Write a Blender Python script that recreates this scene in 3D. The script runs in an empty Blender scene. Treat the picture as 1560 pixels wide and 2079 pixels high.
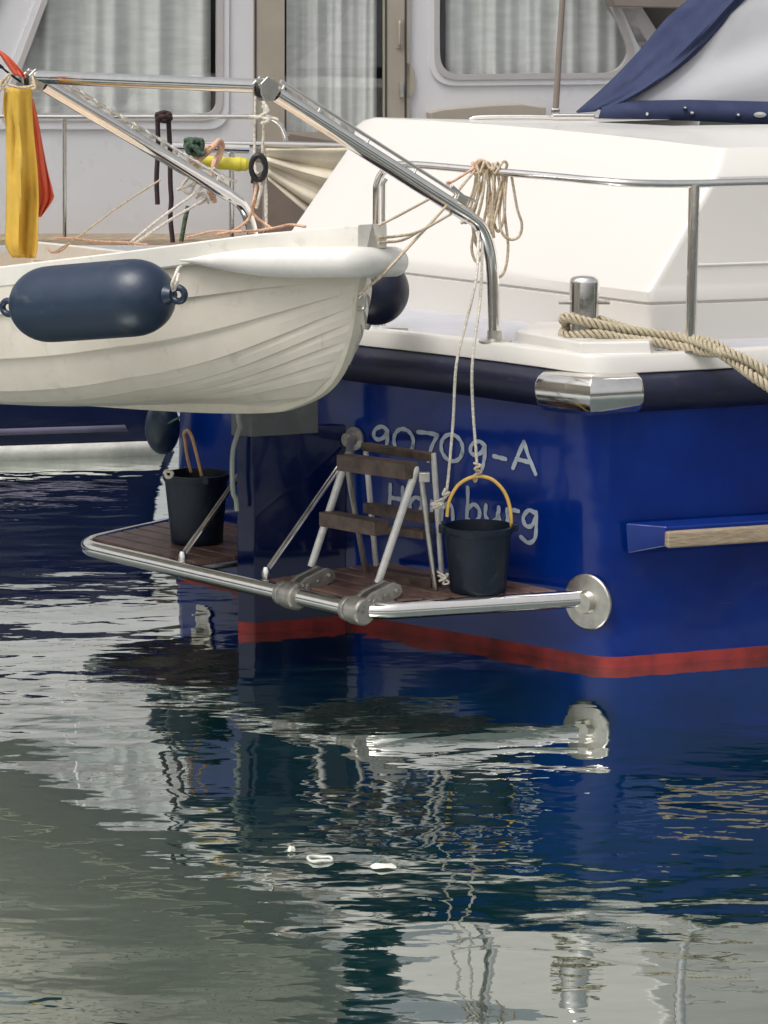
import bpy, math, random
from mathutils import Vector, Matrix, noise
from mathutils.geometry import tessellate_polygon
random.seed(7)
R = math.radians
scene = bpy.context.scene
COL = scene.collection

# ---------------------------------------------------------------- camera, sky, sun, exposure
H = 2.74; FPX = 6000.0; CX = 780.0; CY = 1039.5
PITCH = math.atan(CY / FPX)
cam_d = bpy.data.cameras.new('camera'); cam = bpy.data.objects.new('camera', cam_d); COL.objects.link(cam)
cam.location = (0, 0, H); cam.rotation_euler = (math.pi / 2 - PITCH, 0, 0)
cam_d.sensor_fit = 'HORIZONTAL'; cam_d.sensor_width = 36; cam_d.lens = 36 * FPX / 1560
cam_d.clip_start = 0.1; cam_d.clip_end = 2000
scene.camera = cam
world = bpy.data.worlds.new('World'); scene.world = world; world.use_nodes = True
wn = world.node_tree; bg = wn.nodes['Background']
sky = wn.nodes.new('ShaderNodeTexSky'); sky.sky_type = 'NISHITA'; sky.sun_disc = False
SUN_EL, SUN_AZ = 62, 222      # azimuth: direction the light comes FROM, clockwise from +Y
sky.sun_elevation = R(SUN_EL); sky.sun_rotation = R(SUN_AZ); sky.dust_density = 6; sky.air_density = 1.0; sky.ozone_density = 0.6
hsv = wn.nodes.new('ShaderNodeHueSaturation'); hsv.inputs['Saturation'].default_value = 0.18
wn.links.new(sky.outputs[0], hsv.inputs['Color']); wn.links.new(hsv.outputs[0], bg.inputs['Color'])
bg.inputs['Strength'].default_value = 0.15
sun_d = bpy.data.lights.new('sun', 'SUN'); sun_d.energy = 0.85; sun_d.angle = R(24); sun_d.color = (1.0, 0.95, 0.88)
sun = bpy.data.objects.new('sun', sun_d); COL.objects.link(sun)
d = Vector((math.sin(R(SUN_AZ)) * math.cos(R(SUN_EL)), math.cos(R(SUN_AZ)) * math.cos(R(SUN_EL)), math.sin(R(SUN_EL))))
sun.rotation_euler = d.to_track_quat('Z', 'Y').to_euler()
scene.view_settings.view_transform = 'Standard'; scene.view_settings.look = 'None'
scene.view_settings.exposure = 0.16; scene.view_settings.gamma = 1

# ---------------------------------------------------------------- survey helpers (photo measurements -> real points)
def ray(px, py):
    x = (px - CX) / FPX; y = -(py - CY) / FPX
    c, s = math.cos(PITCH), math.sin(PITCH)
    return Vector((x, c + y * s, -s + y * c))
def atY(px, py, Y):
    r = ray(px, py); t = Y / r.y
    return Vector((r.x * t, Y, H + r.z * t))
def onz(px, py, z):
    r = ray(px, py); t = (z - H) / r.z
    return Vector((r.x * t, r.y * t, z))
def onP(px, py, P, D, off=0.0):
    """hit of a sight line on the vertical plane through P along D (2D); off>0 = towards the viewer"""
    n = Vector((D[1], -D[0]))
    if n.y > 0: n = -n
    p0 = Vector((P[0], P[1])) + n * off
    r = ray(px, py); den = r.x * n.x + r.y * n.y
    t = (p0.x * n.x + p0.y * n.y) / den
    return Vector((r.x * t, r.y * t, H + r.z * t))
def proj(p):
    c, s = math.cos(PITCH), math.sin(PITCH)
    v = Vector(p) - Vector((0, 0, H))
    dep = v.y * c - v.z * s; up = v.y * s + v.z * c
    return (CX + FPX * v.x / dep, CY - FPX * up / dep)
def zfor(X, Y, py):
    r = ray(CX, py)
    return H + r.z / r.y * Y
def lerp_tab(tab, x):
    if x <= tab[0][0]:
        a, b = tab[0], tab[1]
    elif x >= tab[-1][0]:
        a, b = tab[-2], tab[-1]
    else:
        for a, b in zip(tab, tab[1:]):
            if a[0] <= x <= b[0]: break
    t = (x - a[0]) / (b[0] - a[0])
    return a[1] + (b[1] - a[1]) * t

# ---------------------------------------------------------------- materials
def mat(name, col, rough=0.5, metal=0.0, var=0.0, vscale=6.0, bump=0.0, bscale=40.0, coat=0.0, col2=None, stretch=(1, 1, 1), spec=0.5, trans=0.0, sss=0.0):
    m = bpy.data.materials.new(name); m.use_nodes = True
    nt = m.node_tree; b = nt.nodes['Principled BSDF']
    b.inputs['Base Color'].default_value = (*col, 1); b.inputs['Roughness'].default_value = rough
    b.inputs['Metallic'].default_value = metal; b.inputs['Coat Weight'].default_value = coat
    b.inputs['Coat Roughness'].default_value = 0.04
    b.inputs['Specular IOR Level'].default_value = spec
    if trans: b.inputs['Transmission Weight'].default_value = trans
    if sss:
        b.inputs['Subsurface Weight'].default_value = sss; b.inputs['Subsurface Scale'].default_value = 0.02
    tc = nt.nodes.new('ShaderNodeTexCoord'); mp = nt.nodes.new('ShaderNodeMapping')
    mp.inputs['Scale'].default_value = stretch
    nt.links.new(tc.outputs['Object'], mp.inputs['Vector'])
    if var > 0 or col2:
        n = nt.nodes.new('ShaderNodeTexNoise'); n.inputs['Scale'].default_value = vscale; n.inputs['Detail'].default_value = 6
        n.inputs['Roughness'].default_value = 0.65
        nt.links.new(mp.outputs[0], n.inputs['Vector'])
        rp = nt.nodes.new('ShaderNodeValToRGB')
        rp.color_ramp.elements[0].position = 0.35 if var >= .05 or col2 else .15; rp.color_ramp.elements[1].position = 0.68 if var >= .05 or col2 else .85
        c2 = col2 or tuple(c * (1 - var) for c in col)
        rp.color_ramp.elements[0].color = (*c2, 1); rp.color_ramp.elements[1].color = (*col, 1)
        nt.links.new(n.outputs['Fac'], rp.inputs['Fac']); nt.links.new(rp.outputs['Color'], b.inputs['Base Color'])
        n2 = nt.nodes.new('ShaderNodeTexNoise'); n2.inputs['Scale'].default_value = vscale * 3; n2.inputs['Detail'].default_value = 4
        nt.links.new(mp.outputs[0], n2.inputs['Vector'])
        mr = nt.nodes.new('ShaderNodeMapRange'); mr.inputs['To Min'].default_value = max(0, rough - 0.06 - 0.1 * rough); mr.inputs['To Max'].default_value = rough + 0.1 * rough + 0.04
        nt.links.new(n2.outputs['Fac'], mr.inputs['Value']); nt.links.new(mr.outputs[0], b.inputs['Roughness'])
    if bump > 0:
        n = nt.nodes.new('ShaderNodeTexNoise'); n.inputs['Scale'].default_value = bscale; n.inputs['Detail'].default_value = 5
        nt.links.new(mp.outputs[0], n.inputs['Vector'])
        bm_ = nt.nodes.new('ShaderNodeBump'); bm_.inputs['Strength'].default_value = 1; bm_.inputs['Distance'].default_value = bump
        nt.links.new(n.outputs['Fac'], bm_.inputs['Height']); nt.links.new(bm_.outputs[0], b.inputs['Normal'])
    return m
M = {}
M['gel'] = mat('white_gelcoat', (0.68, 0.653, 0.612), 0.32, var=0.03, vscale=1.5, coat=0.2)
M['gel_cool'] = mat('cool_white_paint', (0.64, 0.635, 0.65), 0.3, var=0.05, vscale=2, coat=0.2)
M['deck'] = mat('grey_deck', (0.50, 0.50, 0.53), 0.6, var=0.12, vscale=8, bump=0.001, bscale=200)
M['rub'] = mat('navy_rubber', (0.008, 0.011, 0.036), 0.42, var=0.35, vscale=5, bump=0.002, bscale=20)
M['steel'] = mat('polished_steel', (0.90, 0.87, 0.83), 0.13, 1.0, var=0.10, vscale=14, bump=0.0006, bscale=12)
M['steel_dull'] = mat('dull_steel', (0.72, 0.69, 0.63), 0.36, 1.0, var=0.25, vscale=18, bump=0.001, bscale=30)
M['cast'] = mat('grey_cast_alloy', (0.46, 0.44, 0.40), 0.42, 0.75, var=0.25, vscale=20, bump=0.001, bscale=60)
M['alu'] = mat('scratched_alloy', (0.74, 0.72, 0.69), 0.4, 0.3, var=0.2, vscale=25)
M['teak'] = mat('wet_teak', (0.26, 0.155, 0.12), 0.42, col2=(0.11, 0.06, 0.046), vscale=9, bump=0.003, bscale=30)
M['step_wood'] = mat('weathered_hardwood', (0.13, 0.085, 0.065), 0.6, col2=(0.05, 0.032, 0.026), vscale=14, bump=0.003, bscale=50)
M['bar_wood'] = mat('bleached_hardwood', (0.40, 0.32, 0.22), 0.65, col2=(0.24, 0.18, 0.12), vscale=16, bump=0.003, bscale=50, stretch=(1, 1, 6))
M['dinghy'] = mat('cream_grp', (0.70, 0.645, 0.555), 0.38, col2=(0.63, 0.575, 0.485), vscale=3.5, coat=0.1, bump=0.0015, bscale=10)
M['dinghy_stain'] = None
M['dinghy_in'] = mat('cream_interior', (0.80, 0.68, 0.54), 0.5, var=0.15, vscale=5)
M['gunwale'] = mat('gunwale_white', (0.76, 0.73, 0.66), 0.4, var=0.1, vscale=5)
M['keelband'] = mat('keel_band_grp', (0.66, 0.61, 0.50), 0.4, var=0.2, vscale=6)
M['white_fender'] = mat('white_vinyl', (0.78, 0.76, 0.71), 0.35, var=0.12, vscale=9, bump=0.002, bscale=12)
M['blk_fender'] = mat('navy_fender_vinyl', (0.003, 0.016, 0.045), 0.40, spec=.7, col2=(0.006, 0.023, 0.055), vscale=7, bump=0.0012, bscale=25)
M['bucket'] = mat('black_rubber_bucket', (0.003, 0.008, 0.018), 0.42, spec=.4, col2=(0.006, 0.014, 0.027), vscale=8, bump=0.002, bscale=14)
M['yellow'] = mat('yellow_tube', (0.80, 0.50, 0.10), 0.5, var=0.2, vscale=20)
M['yellow_foam'] = mat('yellow_foam', (0.72, 0.62, 0.06), 0.6, var=0.25, vscale=15)
M['orange'] = mat('faded_orange_tube', (0.62, 0.36, 0.16), 0.5, var=0.3, vscale=20)
M['gold'] = mat('gold_cloth', (0.72, 0.46, 0.07), 0.85, var=0.2, vscale=6, bump=0.0015, bscale=300)
M['red'] = mat('red_cloth', (0.70, 0.12, 0.06), 0.85, var=0.2, vscale=6, bump=0.0015, bscale=300)
M['black_cloth'] = mat('black_cloth', (0.012, 0.011, 0.013), 0.9, var=0.2)
M['black'] = mat('black_plastic', (0.010, 0.010, 0.013), 0.5, var=0.2)
M['letters'] = mat('pale_lettering', (0.42, 0.47, 0.52), 0.5, col2=(0.30, 0.35, 0.42), vscale=40)
M['beige'] = mat('beige_frame', (0.37, 0.325, 0.265), 0.5, var=0.12, vscale=4)
M['taupe'] = mat('taupe_panel', (0.22, 0.18, 0.155), 0.55, var=0.15, vscale=4)
M['alu_frame'] = mat('window_alloy', (0.52, 0.49, 0.48), 0.4, 0.3, var=0.08)
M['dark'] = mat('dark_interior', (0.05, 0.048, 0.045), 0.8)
M['navy_hull'] = mat('navy_paint', (0.004, 0.009, 0.045), 0.2, var=0.3, vscale=2, coat=0.3)
M['boot_white'] = mat('boot_stripe_white', (0.74, 0.73, 0.68), 0.5, var=0.25, vscale=9)
M['stripe_grey'] = mat('stripe_grey', (0.13, 0.12, 0.19), 0.4, var=0.2)
M['canvas'] = mat('navy_canvas', (0.018, 0.027, 0.080), 0.85, col2=(0.032, 0.044, 0.105), vscale=5, bump=0.0012, bscale=260)
M['vinyl'] = mat('milky_vinyl', (0.70, 0.70, 0.73), 0.25, var=0.06, vscale=4, bump=0.004, bscale=3, coat=0.3)
M['tarp'] = mat('cream_canvas', (0.72, 0.64, 0.50), 0.85, var=0.15, vscale=6, bump=0.001, bscale=200)
M['unseen_hills'] = mat('unseen_wooded_bank', (0.040, 0.055, 0.035), 0.9, col2=(0.015, 0.022, 0.015), vscale=0.25)
M['foam'] = mat('floating_scrap', (0.75, 0.75, 0.68), 0.6, var=0.2)
M['shackle'] = mat('shackle', (0.75, 0.75, 0.72), 0.35, 0.6)
M['gray_box'] = mat('grey_rudder_head', (0.12, 0.125, 0.13), 0.55, var=0.3, vscale=10)
M['hose'] = mat('grey_hose', (0.30, 0.33, 0.29), 0.5, var=0.2)

def grime(m, axis_scale=(1, 1, 1), scale=5.0, lo=.56, hi=.66, col=(.5, .5, .5), amt=.6):
    """irregular stains and scuffs with a shape of their own, multiplied over the base colour"""
    nt = m.node_tree; b = nt.nodes['Principled BSDF']; src = b.inputs['Base Color'].links[0].from_socket if b.inputs['Base Color'].links else None
    tc = nt.nodes.new('ShaderNodeTexCoord'); mp = nt.nodes.new('ShaderNodeMapping'); mp.inputs['Scale'].default_value = axis_scale
    nt.links.new(tc.outputs['Object'], mp.inputs['Vector'])
    n = nt.nodes.new('ShaderNodeTexNoise'); n.inputs['Scale'].default_value = scale; n.inputs['Detail'].default_value = 9; n.inputs['Roughness'].default_value = .7; n.inputs['Distortion'].default_value = .6
    nt.links.new(mp.outputs[0], n.inputs['Vector'])
    mr = nt.nodes.new('ShaderNodeMapRange'); mr.inputs['From Min'].default_value = lo; mr.inputs['From Max'].default_value = hi; mr.inputs['To Max'].default_value = amt
    nt.links.new(n.outputs['Fac'], mr.inputs['Value'])
    mx = nt.nodes.new('ShaderNodeMix'); mx.data_type = 'RGBA'; nt.links.new(mr.outputs[0], mx.inputs['Factor'])
    if src: nt.links.new(src, mx.inputs['A'])
    else: mx.inputs['A'].default_value = b.inputs['Base Color'].default_value
    mx.inputs['B'].default_value = (*col, 1); nt.links.new(mx.outputs['Result'], b.inputs['Base Color'])
del M['dinghy_stain']
grime(M['dinghy'], scale=4.5, lo=.58, hi=.70, col=(.36, .33, .26), amt=.55)
grime(M['dinghy'], (1, 1, .25), 14, .60, .68, (.40, .36, .28), .4)
grime(M['gunwale'], scale=9, lo=.60, hi=.72, col=(.45, .41, .34), amt=.6)
grime(M['gel'], (1, 1, .12), 7, .63, .72, (.55, .51, .45), .35)
grime(M['gel_cool'], (1, 1, .10), 8, .60, .72, (.45, .44, .44), .35)
grime(M['bucket'], scale=12, lo=.58, hi=.68, col=(.05, .05, .045), amt=.6)
grime(M['blk_fender'], scale=9, lo=.60, hi=.70, col=(.07, .08, .09), amt=.6)
grime(M['rub'], (1, 1, 3), 8, .60, .70, (.05, .05, .06), .7)
grime(M['boot_white'], (1, 1, 3), 6, .56, .70, (.40, .40, .32), .6)
grime(M['cast'], scale=30, lo=.55, hi=.65, col=(.16, .15, .13), amt=.8)
grime(M['teak'], scale=7, lo=.55, hi=.68, col=(.26, .20, .17), amt=.6)

def rope_mat(name, col, col2, scale=90.0):
    m = mat(name, col, 0.85); nt = m.node_tree; b = nt.nodes['Principled BSDF']
    tc = nt.nodes.new('ShaderNodeTexCoord'); n = nt.nodes.new('ShaderNodeTexNoise')
    n.inputs['Scale'].default_value = scale; n.inputs['Detail'].default_value = 3
    nt.links.new(tc.outputs['Object'], n.inputs['Vector'])
    rp = nt.nodes.new('ShaderNodeValToRGB'); rp.color_ramp.elements[0].position = .38; rp.color_ramp.elements[1].position = .6
    rp.color_ramp.elements[0].color = (*col2, 1); rp.color_ramp.elements[1].color = (*col, 1)
    nt.links.new(n.outputs['Fac'], rp.inputs['Fac']); nt.links.new(rp.outputs['Color'], b.inputs['Base Color'])
    bp = nt.nodes.new('ShaderNodeBump'); bp.inputs['Distance'].default_value = 0.002
    nt.links.new(n.outputs['Fac'], bp.inputs['Height']); nt.links.new(bp.outputs[0], b.inputs['Normal'])
    return m
M['rope'] = rope_mat('tan_rope', (0.64, 0.53, 0.39), (0.44, 0.35, 0.24))
M['rope_w'] = rope_mat('white_rope', (0.72, 0.68, 0.60), (0.50, 0.45, 0.38))
M['rope_thick'] = rope_mat('mooring_rope_fibre', (0.52, 0.46, 0.33), (0.34, 0.28, 0.19), 220)
M['rope_p'] = rope_mat('pink_tan_strop', (0.72, 0.45, 0.32), (0.50, 0.30, 0.20))
M['rope_g'] = rope_mat('green_rope', (0.08, 0.14, 0.09), (0.03, 0.05, 0.035), 60)
M['rope_k'] = rope_mat('black_rope', (0.02, 0.016, 0.02), (0.06, 0.02, 0.02), 60)
M['rope_kg'] = rope_mat('flecked_green_rope', (0.12, 0.15, 0.08), (0.02, 0.03, 0.02), 90)

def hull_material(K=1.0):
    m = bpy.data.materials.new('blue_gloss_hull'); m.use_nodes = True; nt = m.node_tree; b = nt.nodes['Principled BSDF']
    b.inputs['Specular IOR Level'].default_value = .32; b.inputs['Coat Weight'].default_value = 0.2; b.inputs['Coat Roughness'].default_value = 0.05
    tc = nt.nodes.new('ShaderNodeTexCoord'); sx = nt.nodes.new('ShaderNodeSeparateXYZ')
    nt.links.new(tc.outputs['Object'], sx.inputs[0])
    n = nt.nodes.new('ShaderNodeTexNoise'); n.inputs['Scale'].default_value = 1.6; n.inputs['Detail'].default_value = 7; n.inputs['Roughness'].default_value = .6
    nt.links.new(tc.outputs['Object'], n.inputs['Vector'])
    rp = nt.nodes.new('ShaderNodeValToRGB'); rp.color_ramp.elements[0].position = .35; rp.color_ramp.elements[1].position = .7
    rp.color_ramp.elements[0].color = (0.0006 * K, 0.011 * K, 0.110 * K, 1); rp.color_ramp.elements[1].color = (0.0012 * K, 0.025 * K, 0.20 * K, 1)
    nt.links.new(n.outputs['Fac'], rp.inputs['Fac'])
    rr = nt.nodes.new('ShaderNodeValToRGB'); rr.color_ramp.elements[0].position = .3; rr.color_ramp.elements[1].position = .62
    rr.color_ramp.elements[0].color = (0.12, 0.018, 0.018, 1); rr.color_ramp.elements[1].color = (0.32, 0.036, 0.032, 1)
    n3 = nt.nodes.new('ShaderNodeTexNoise'); n3.inputs['Scale'].default_value = 9; n3.inputs['Detail'].default_value = 5
    nt.links.new(tc.outputs['Object'], n3.inputs['Vector']); nt.links.new(n3.outputs['Fac'], rr.inputs['Fac'])
    n4 = nt.nodes.new('ShaderNodeTexNoise'); n4.inputs['Scale'].default_value = 12
    nt.links.new(tc.outputs['Object'], n4.inputs['Vector'])
    ma = nt.nodes.new('ShaderNodeMath'); ma.operation = 'MULTIPLY_ADD'; ma.inputs[1].default_value = 0.006
    nt.links.new(n4.outputs['Fac'], ma.inputs[0]); nt.links.new(sx.outputs['Z'], ma.inputs[2])
    gt = nt.nodes.new('ShaderNodeMath'); gt.operation = 'LESS_THAN'; gt.inputs[1].default_value = 0.048
    nt.links.new(ma.outputs[0], gt.inputs[0])
    mx = nt.nodes.new('ShaderNodeMix'); mx.data_type = 'RGBA'
    nt.links.new(gt.outputs[0], mx.inputs['Factor']); nt.links.new(rp.outputs[0], mx.inputs['A']); nt.links.new(rr.outputs[0], mx.inputs['B'])
    nt.links.new(mx.outputs['Result'], b.inputs['Base Color'])
    mr = nt.nodes.new('ShaderNodeMath'); mr.operation = 'MULTIPLY_ADD'; mr.inputs[1].default_value = 0.4; mr.inputs[2].default_value = 0.15
    nt.links.new(gt.outputs[0], mr.inputs[0]); nt.links.new(mr.outputs[0], b.inputs['Roughness'])
    mc = nt.nodes.new('ShaderNodeMath'); mc.operation = 'MULTIPLY_ADD'; mc.inputs[1].default_value = -0.15; mc.inputs[2].default_value = 0.2
    nt.links.new(gt.outputs[0], mc.inputs[0]); nt.links.new(mc.outputs[0], b.inputs['Coat Weight'])
    n5 = nt.nodes.new('ShaderNodeTexNoise'); n5.inputs['Scale'].default_value = 2.2; n5.inputs['Detail'].default_value = 3
    nt.links.new(tc.outputs['Object'], n5.inputs['Vector'])
    bp = nt.nodes.new('ShaderNodeBump'); bp.inputs['Distance'].default_value = 0.02; bp.inputs['Strength'].default_value = 0.5
    nt.links.new(n5.outputs['Fac'], bp.inputs['Height']); nt.links.new(bp.outputs[0], b.inputs['Normal']); nt.links.new(bp.outputs[0], b.inputs['Coat Normal'])
    return m
M['hull'] = hull_material()
M['rudder_in_shade'] = hull_material(.30)  # darkened copy of the hull colour; the rudder's shade is put into it
grime(M['hull'], (1, 1, .12), 9, .60, .72, (.012, .035, .13), .45)
grime(M['hull'], (1, 1, 6), 3, .66, .70, (.03, .05, .16), .7)


def water_material():
    m = bpy.data.materials.new('harbour_water'); m.use_nodes = True; nt = m.node_tree
    for n in list(nt.nodes): nt.nodes.remove(n)
    out = nt.nodes.new('ShaderNodeOutputMaterial'); mix = nt.nodes.new('ShaderNodeMixShader')
    df = nt.nodes.new('ShaderNodeBsdfDiffuse'); df.inputs['Color'].default_value = (0.003, 0.026, 0.026, 1)
    gl = nt.nodes.new('ShaderNodeBsdfGlossy'); gl.inputs['Roughness'].default_value = 0.0; gl.inputs['Color'].default_value = (0.96, 0.985, 0.94, 1)
    fr = nt.nodes.new('ShaderNodeFresnel'); fr.inputs['IOR'].default_value = WATER_IOR
    g = nt.nodes.new('ShaderNodeNewGeometry')
    def ns(scale, det, sy=1.0, rough=.5, dist=0.0):
        mp = nt.nodes.new('ShaderNodeMapping'); mp.inputs['Scale'].default_value = (1, sy, 1); mp.inputs['Rotation'].default_value = (0, 0, R(6))
        nt.links.new(g.outputs['Position'], mp.inputs['Vector'])
        n = nt.nodes.new('ShaderNodeTexNoise'); n.inputs['Scale'].default_value = scale; n.inputs['Detail'].default_value = det
        n.inputs['Roughness'].default_value = rough; n.inputs['Distortion'].default_value = dist
        nt.links.new(mp.outputs[0], n.inputs['Vector']); return n.outputs['Fac']
    def mul(a, k):
        n = nt.nodes.new('ShaderNodeMath'); n.operation = 'MULTIPLY'; nt.links.new(a, n.inputs[0])
        if isinstance(k, float): n.inputs[1].default_value = k
        else: nt.links.new(k, n.inputs[1])
        return n.outputs[0]
    def add(a, b_):
        n = nt.nodes.new('ShaderNodeMath'); n.operation = 'ADD'; nt.links.new(a, n.inputs[0]); nt.links.new(b_, n.inputs[1]); return n.outputs[0]
    big = mul(ns(0.55, 1.5, 1.3), WAVE[0])
    mid = mul(ns(2.3, 1.0, 1.6, .4, .2), WAVE[1])
    sm = add(mul(ns(6.0, 1.0, 1.8, .45, .3), WAVE[2]), mul(ns(19.0, 1.0, 1.7, .45, .2), WAVE[3]))
    # calm patches and ruffled patches
    mk = nt.nodes.new('ShaderNodeMapRange'); mk.inputs['From Min'].default_value = .40; mk.inputs['From Max'].default_value = .62
    mk.inputs['To Min'].default_value = .38; mk.inputs['To Max'].default_value = 2.1
    nt.links.new(ns(0.45, 2, 1.6), mk.inputs['Value'])
    h = add(big, mul(add(mid, sm), mk.outputs[0]))
    bp = nt.nodes.new('ShaderNodeBump'); bp.inputs['Distance'].default_value = 1.0; bp.inputs['Strength'].default_value = 1.0
    nt.links.new(h, bp.inputs['Height'])
    for s in (df, gl, fr): nt.links.new(bp.outputs[0], s.inputs['Normal'])
    mf = nt.nodes.new('ShaderNodeMapRange'); mf.inputs['From Min'].default_value = 0.10; mf.inputs['From Max'].default_value = .30
    mf.inputs['To Min'].default_value = REFL[0]; mf.inputs['To Max'].default_value = REFL[1]
    nt.links.new(fr.outputs[0], mf.inputs['Value'])
    nt.links.new(mf.outputs[0], mix.inputs[0]); nt.links.new(df.outputs[0], mix.inputs[1]); nt.links.new(gl.outputs[0], mix.inputs[2])
    nt.links.new(mix.outputs[0], out.inputs['Surface'])
    return m
WATER_IOR = 1.33; REFL = (.28, .95)
WAVE = (0.005, 0.0064, 0.0017, 0.00022)
M['water'] = water_material()

def curtain_material():
    m = bpy.data.materials.new('net_curtain'); m.use_nodes = True; nt = m.node_tree; b = nt.nodes['Principled BSDF']
    b.inputs['Roughness'].default_value = .9
    tc = nt.nodes.new('ShaderNodeTexCoord')
    mp = nt.nodes.new('ShaderNodeMapping'); mp.inputs['Scale'].default_value = (1.0, 1.0, 5)
    nt.links.new(tc.outputs['Object'], mp.inputs['Vector'])
    n = nt.nodes.new('ShaderNodeTexNoise'); n.inputs['Scale'].default_value = 6; n.inputs['Detail'].default_value = 5
    nt.links.new(mp.outputs[0], n.inputs['Vector'])
    rp = nt.nodes.new('ShaderNodeValToRGB'); rp.color_ramp.elements[0].position = .3; rp.color_ramp.elements[1].position = .7
    rp.color_ramp.elements[0].color = (0.66, 0.665, 0.655, 1); rp.color_ramp.elements[1].color = (0.80, 0.805, 0.795, 1)
    nt.links.new(n.outputs['Fac'], rp.inputs['Fac']); nt.links.new(rp.outputs[0], b.inputs['Base Color'])
    return m
M['curtain'] = curtain_material()
def glass_material():
    m = bpy.data.materials.new('window_glass'); m.use_nodes = True; nt = m.node_tree
    for n in list(nt.nodes): nt.nodes.remove(n)
    out = nt.nodes.new('ShaderNodeOutputMaterial'); mix = nt.nodes.new('ShaderNodeMixShader')
    tr = nt.nodes.new('ShaderNodeBsdfTransparent'); tr.inputs['Color'].default_value = (.975, .98, .975, 1)
    gl = nt.nodes.new('ShaderNodeBsdfGlossy'); gl.inputs['Roughness'].default_value = .02
    mix.inputs[0].default_value = .10
    nt.links.new(tr.outputs[0], mix.inputs[1]); nt.links.new(gl.outputs[0], mix.inputs[2])
    nt.links.new(mix.outputs[0], out.inputs['Surface']); return m
M['glass'] = glass_material()

# ---------------------------------------------------------------- object helpers
def link(name, verts, faces, m, parent=None, smooth=35, bevel=0.0, solid=0.0, seg=2):
    me = bpy.data.meshes.new(name); me.from_pydata([tuple(v) for v in verts], [], faces); me.update(); me.validate()
    o = bpy.data.objects.new(name, me); COL.objects.link(o)
    if parent is not None: o.parent = parent; o.matrix_parent_inverse = Matrix.Identity(4) if parent.location.length == 0 else Matrix.Translation(-parent.location)
    me.materials.append(m if not isinstance(m, str) else M[m])
    if solid:
        s = o.modifiers.new('solid', 'SOLIDIFY'); s.thickness = solid; s.offset = -1
    if bevel:
        b = o.modifiers.new('bevel', 'BEVEL'); b.width = bevel; b.segments = seg; b.limit_method = 'ANGLE'; b.angle_limit = R(30)
        me.shade_smooth() if hasattr(me, 'shade_smooth') else None
        wn_ = o.modifiers.new('wn', 'WEIGHTED_NORMAL'); wn_.keep_sharp = True
    elif smooth:
        me.shade_smooth(); me.set_sharp_from_angle(angle=R(smooth))
    return o
def tag(o, label=None, cat=None, group=None, kind=None):
    if label: o['label'] = label
    if cat: o['category'] = cat
    if group: o['group'] = group
    if kind: o['kind'] = kind
    return o
def thing(name, label, cat, loc, group=None):
    o = bpy.data.objects.new(name, None); COL.objects.link(o); o.location = loc; o.empty_display_size = .1
    return tag(o, label, cat, group)
class MB:
    def __init__(s): s.v = []; s.f = []
    def add(s, vs, fs):
        k = len(s.v); s.v += [Vector(v) for v in vs]; s.f += [tuple(i + k for i in f) for f in fs]; return s
    def prism(s, pts, dvec):
        n = len(pts); a = [Vector(p) for p in pts]; b = [p + Vector(dvec) for p in a]
        fs = [tuple(range(n))[::-1], tuple(range(n, 2 * n))] + [(i, (i + 1) % n, n + (i + 1) % n, n + i) for i in range(n)]
        return s.add(a + b, fs)
    def box(s, c, hx, hy, hz, ux=Vector((1, 0, 0)), uy=Vector((0, 1, 0)), uz=Vector((0, 0, 1))):
        c = Vector(c); P = [c + ux * (a * hx) + uy * (b * hy) + uz * (e * hz) for e in (-1, 1) for b in (-1, 1) for a in (-1, 1)]
        return s.add(P, [(0, 2, 3, 1), (4, 5, 7, 6), (0, 1, 5, 4), (2, 6, 7, 3), (0, 4, 6, 2), (1, 3, 7, 5)])
    def tube(s, pts, r, n=10, cap=True, closed=False, twist=None):
        P = [Vector(p) for p in pts]; L = len(P); rad = r if isinstance(r, (list, tuple)) else [r] * L
        T = []
        for i in range(L):
            a = P[(i - 1) % L] if (closed or i > 0) else P[i]; b = P[(i + 1) % L] if (closed or i < L - 1) else P[i]
            t = (b - a); T.append(t.normalized() if t.length > 1e-9 else Vector((0, 0, 1)))
        u = T[0].orthogonal().normalized(); vs = []
        for i in range(L):
            u = (u - T[i] * u.dot(T[i]))
            u = u.normalized() if u.length > 1e-6 else T[i].orthogonal().normalized()
            w = T[i].cross(u)
            for k in range(n):
                a = 2 * math.pi * k / n
                vs.append(P[i] + (u * math.cos(a) + w * math.sin(a)) * rad[i])
        fs = []
        for i in range(L if closed else L - 1):
            j = (i + 1) % L
            for k in range(n): fs.append((i * n + k, i * n + (k + 1) % n, j * n + (k + 1) % n, j * n + k))
        if cap and not closed:
            fs.append(tuple(range(n))[::-1]); fs.append(tuple(range((L - 1) * n, L * n)))
        return s.add(vs, fs)
    def lathe(s, base, axis, prof, n=32):
        axis = Vector(axis).normalized(); base = Vector(base); u = axis.orthogonal().normalized(); w = axis.cross(u); vs = []; fs = []
        for (r, h) in prof:
            for k in range(n):
                a = 2 * math.pi * k / n; vs.append(base + axis * h + (u * math.cos(a) + w * math.sin(a)) * r)
        for i in range(len(prof) - 1):
            for k in range(n): fs.append((i * n + k, i * n + (k + 1) % n, (i + 1) * n + (k + 1) % n, (i + 1) * n + k))
        if prof[0][0] > 0: fs.append(tuple(range(n))[::-1])
        if prof[-1][0] > 0: fs.append(tuple(range((len(prof) - 1) * n, len(prof) * n)))
        return s.add(vs, fs)
    def grid(s, rows):
        m = len(rows[0]); vs = [p for r in rows for p in r]
        fs = [(i * m + j, i * m + j + 1, (i + 1) * m + j + 1, (i + 1) * m + j) for i in range(len(rows) - 1) for j in range(m - 1)]
        return s.add(vs, fs)
    def build(s, name, m, parent=None, **k): return link(name, s.v, s.f, m, parent, **k)
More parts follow.
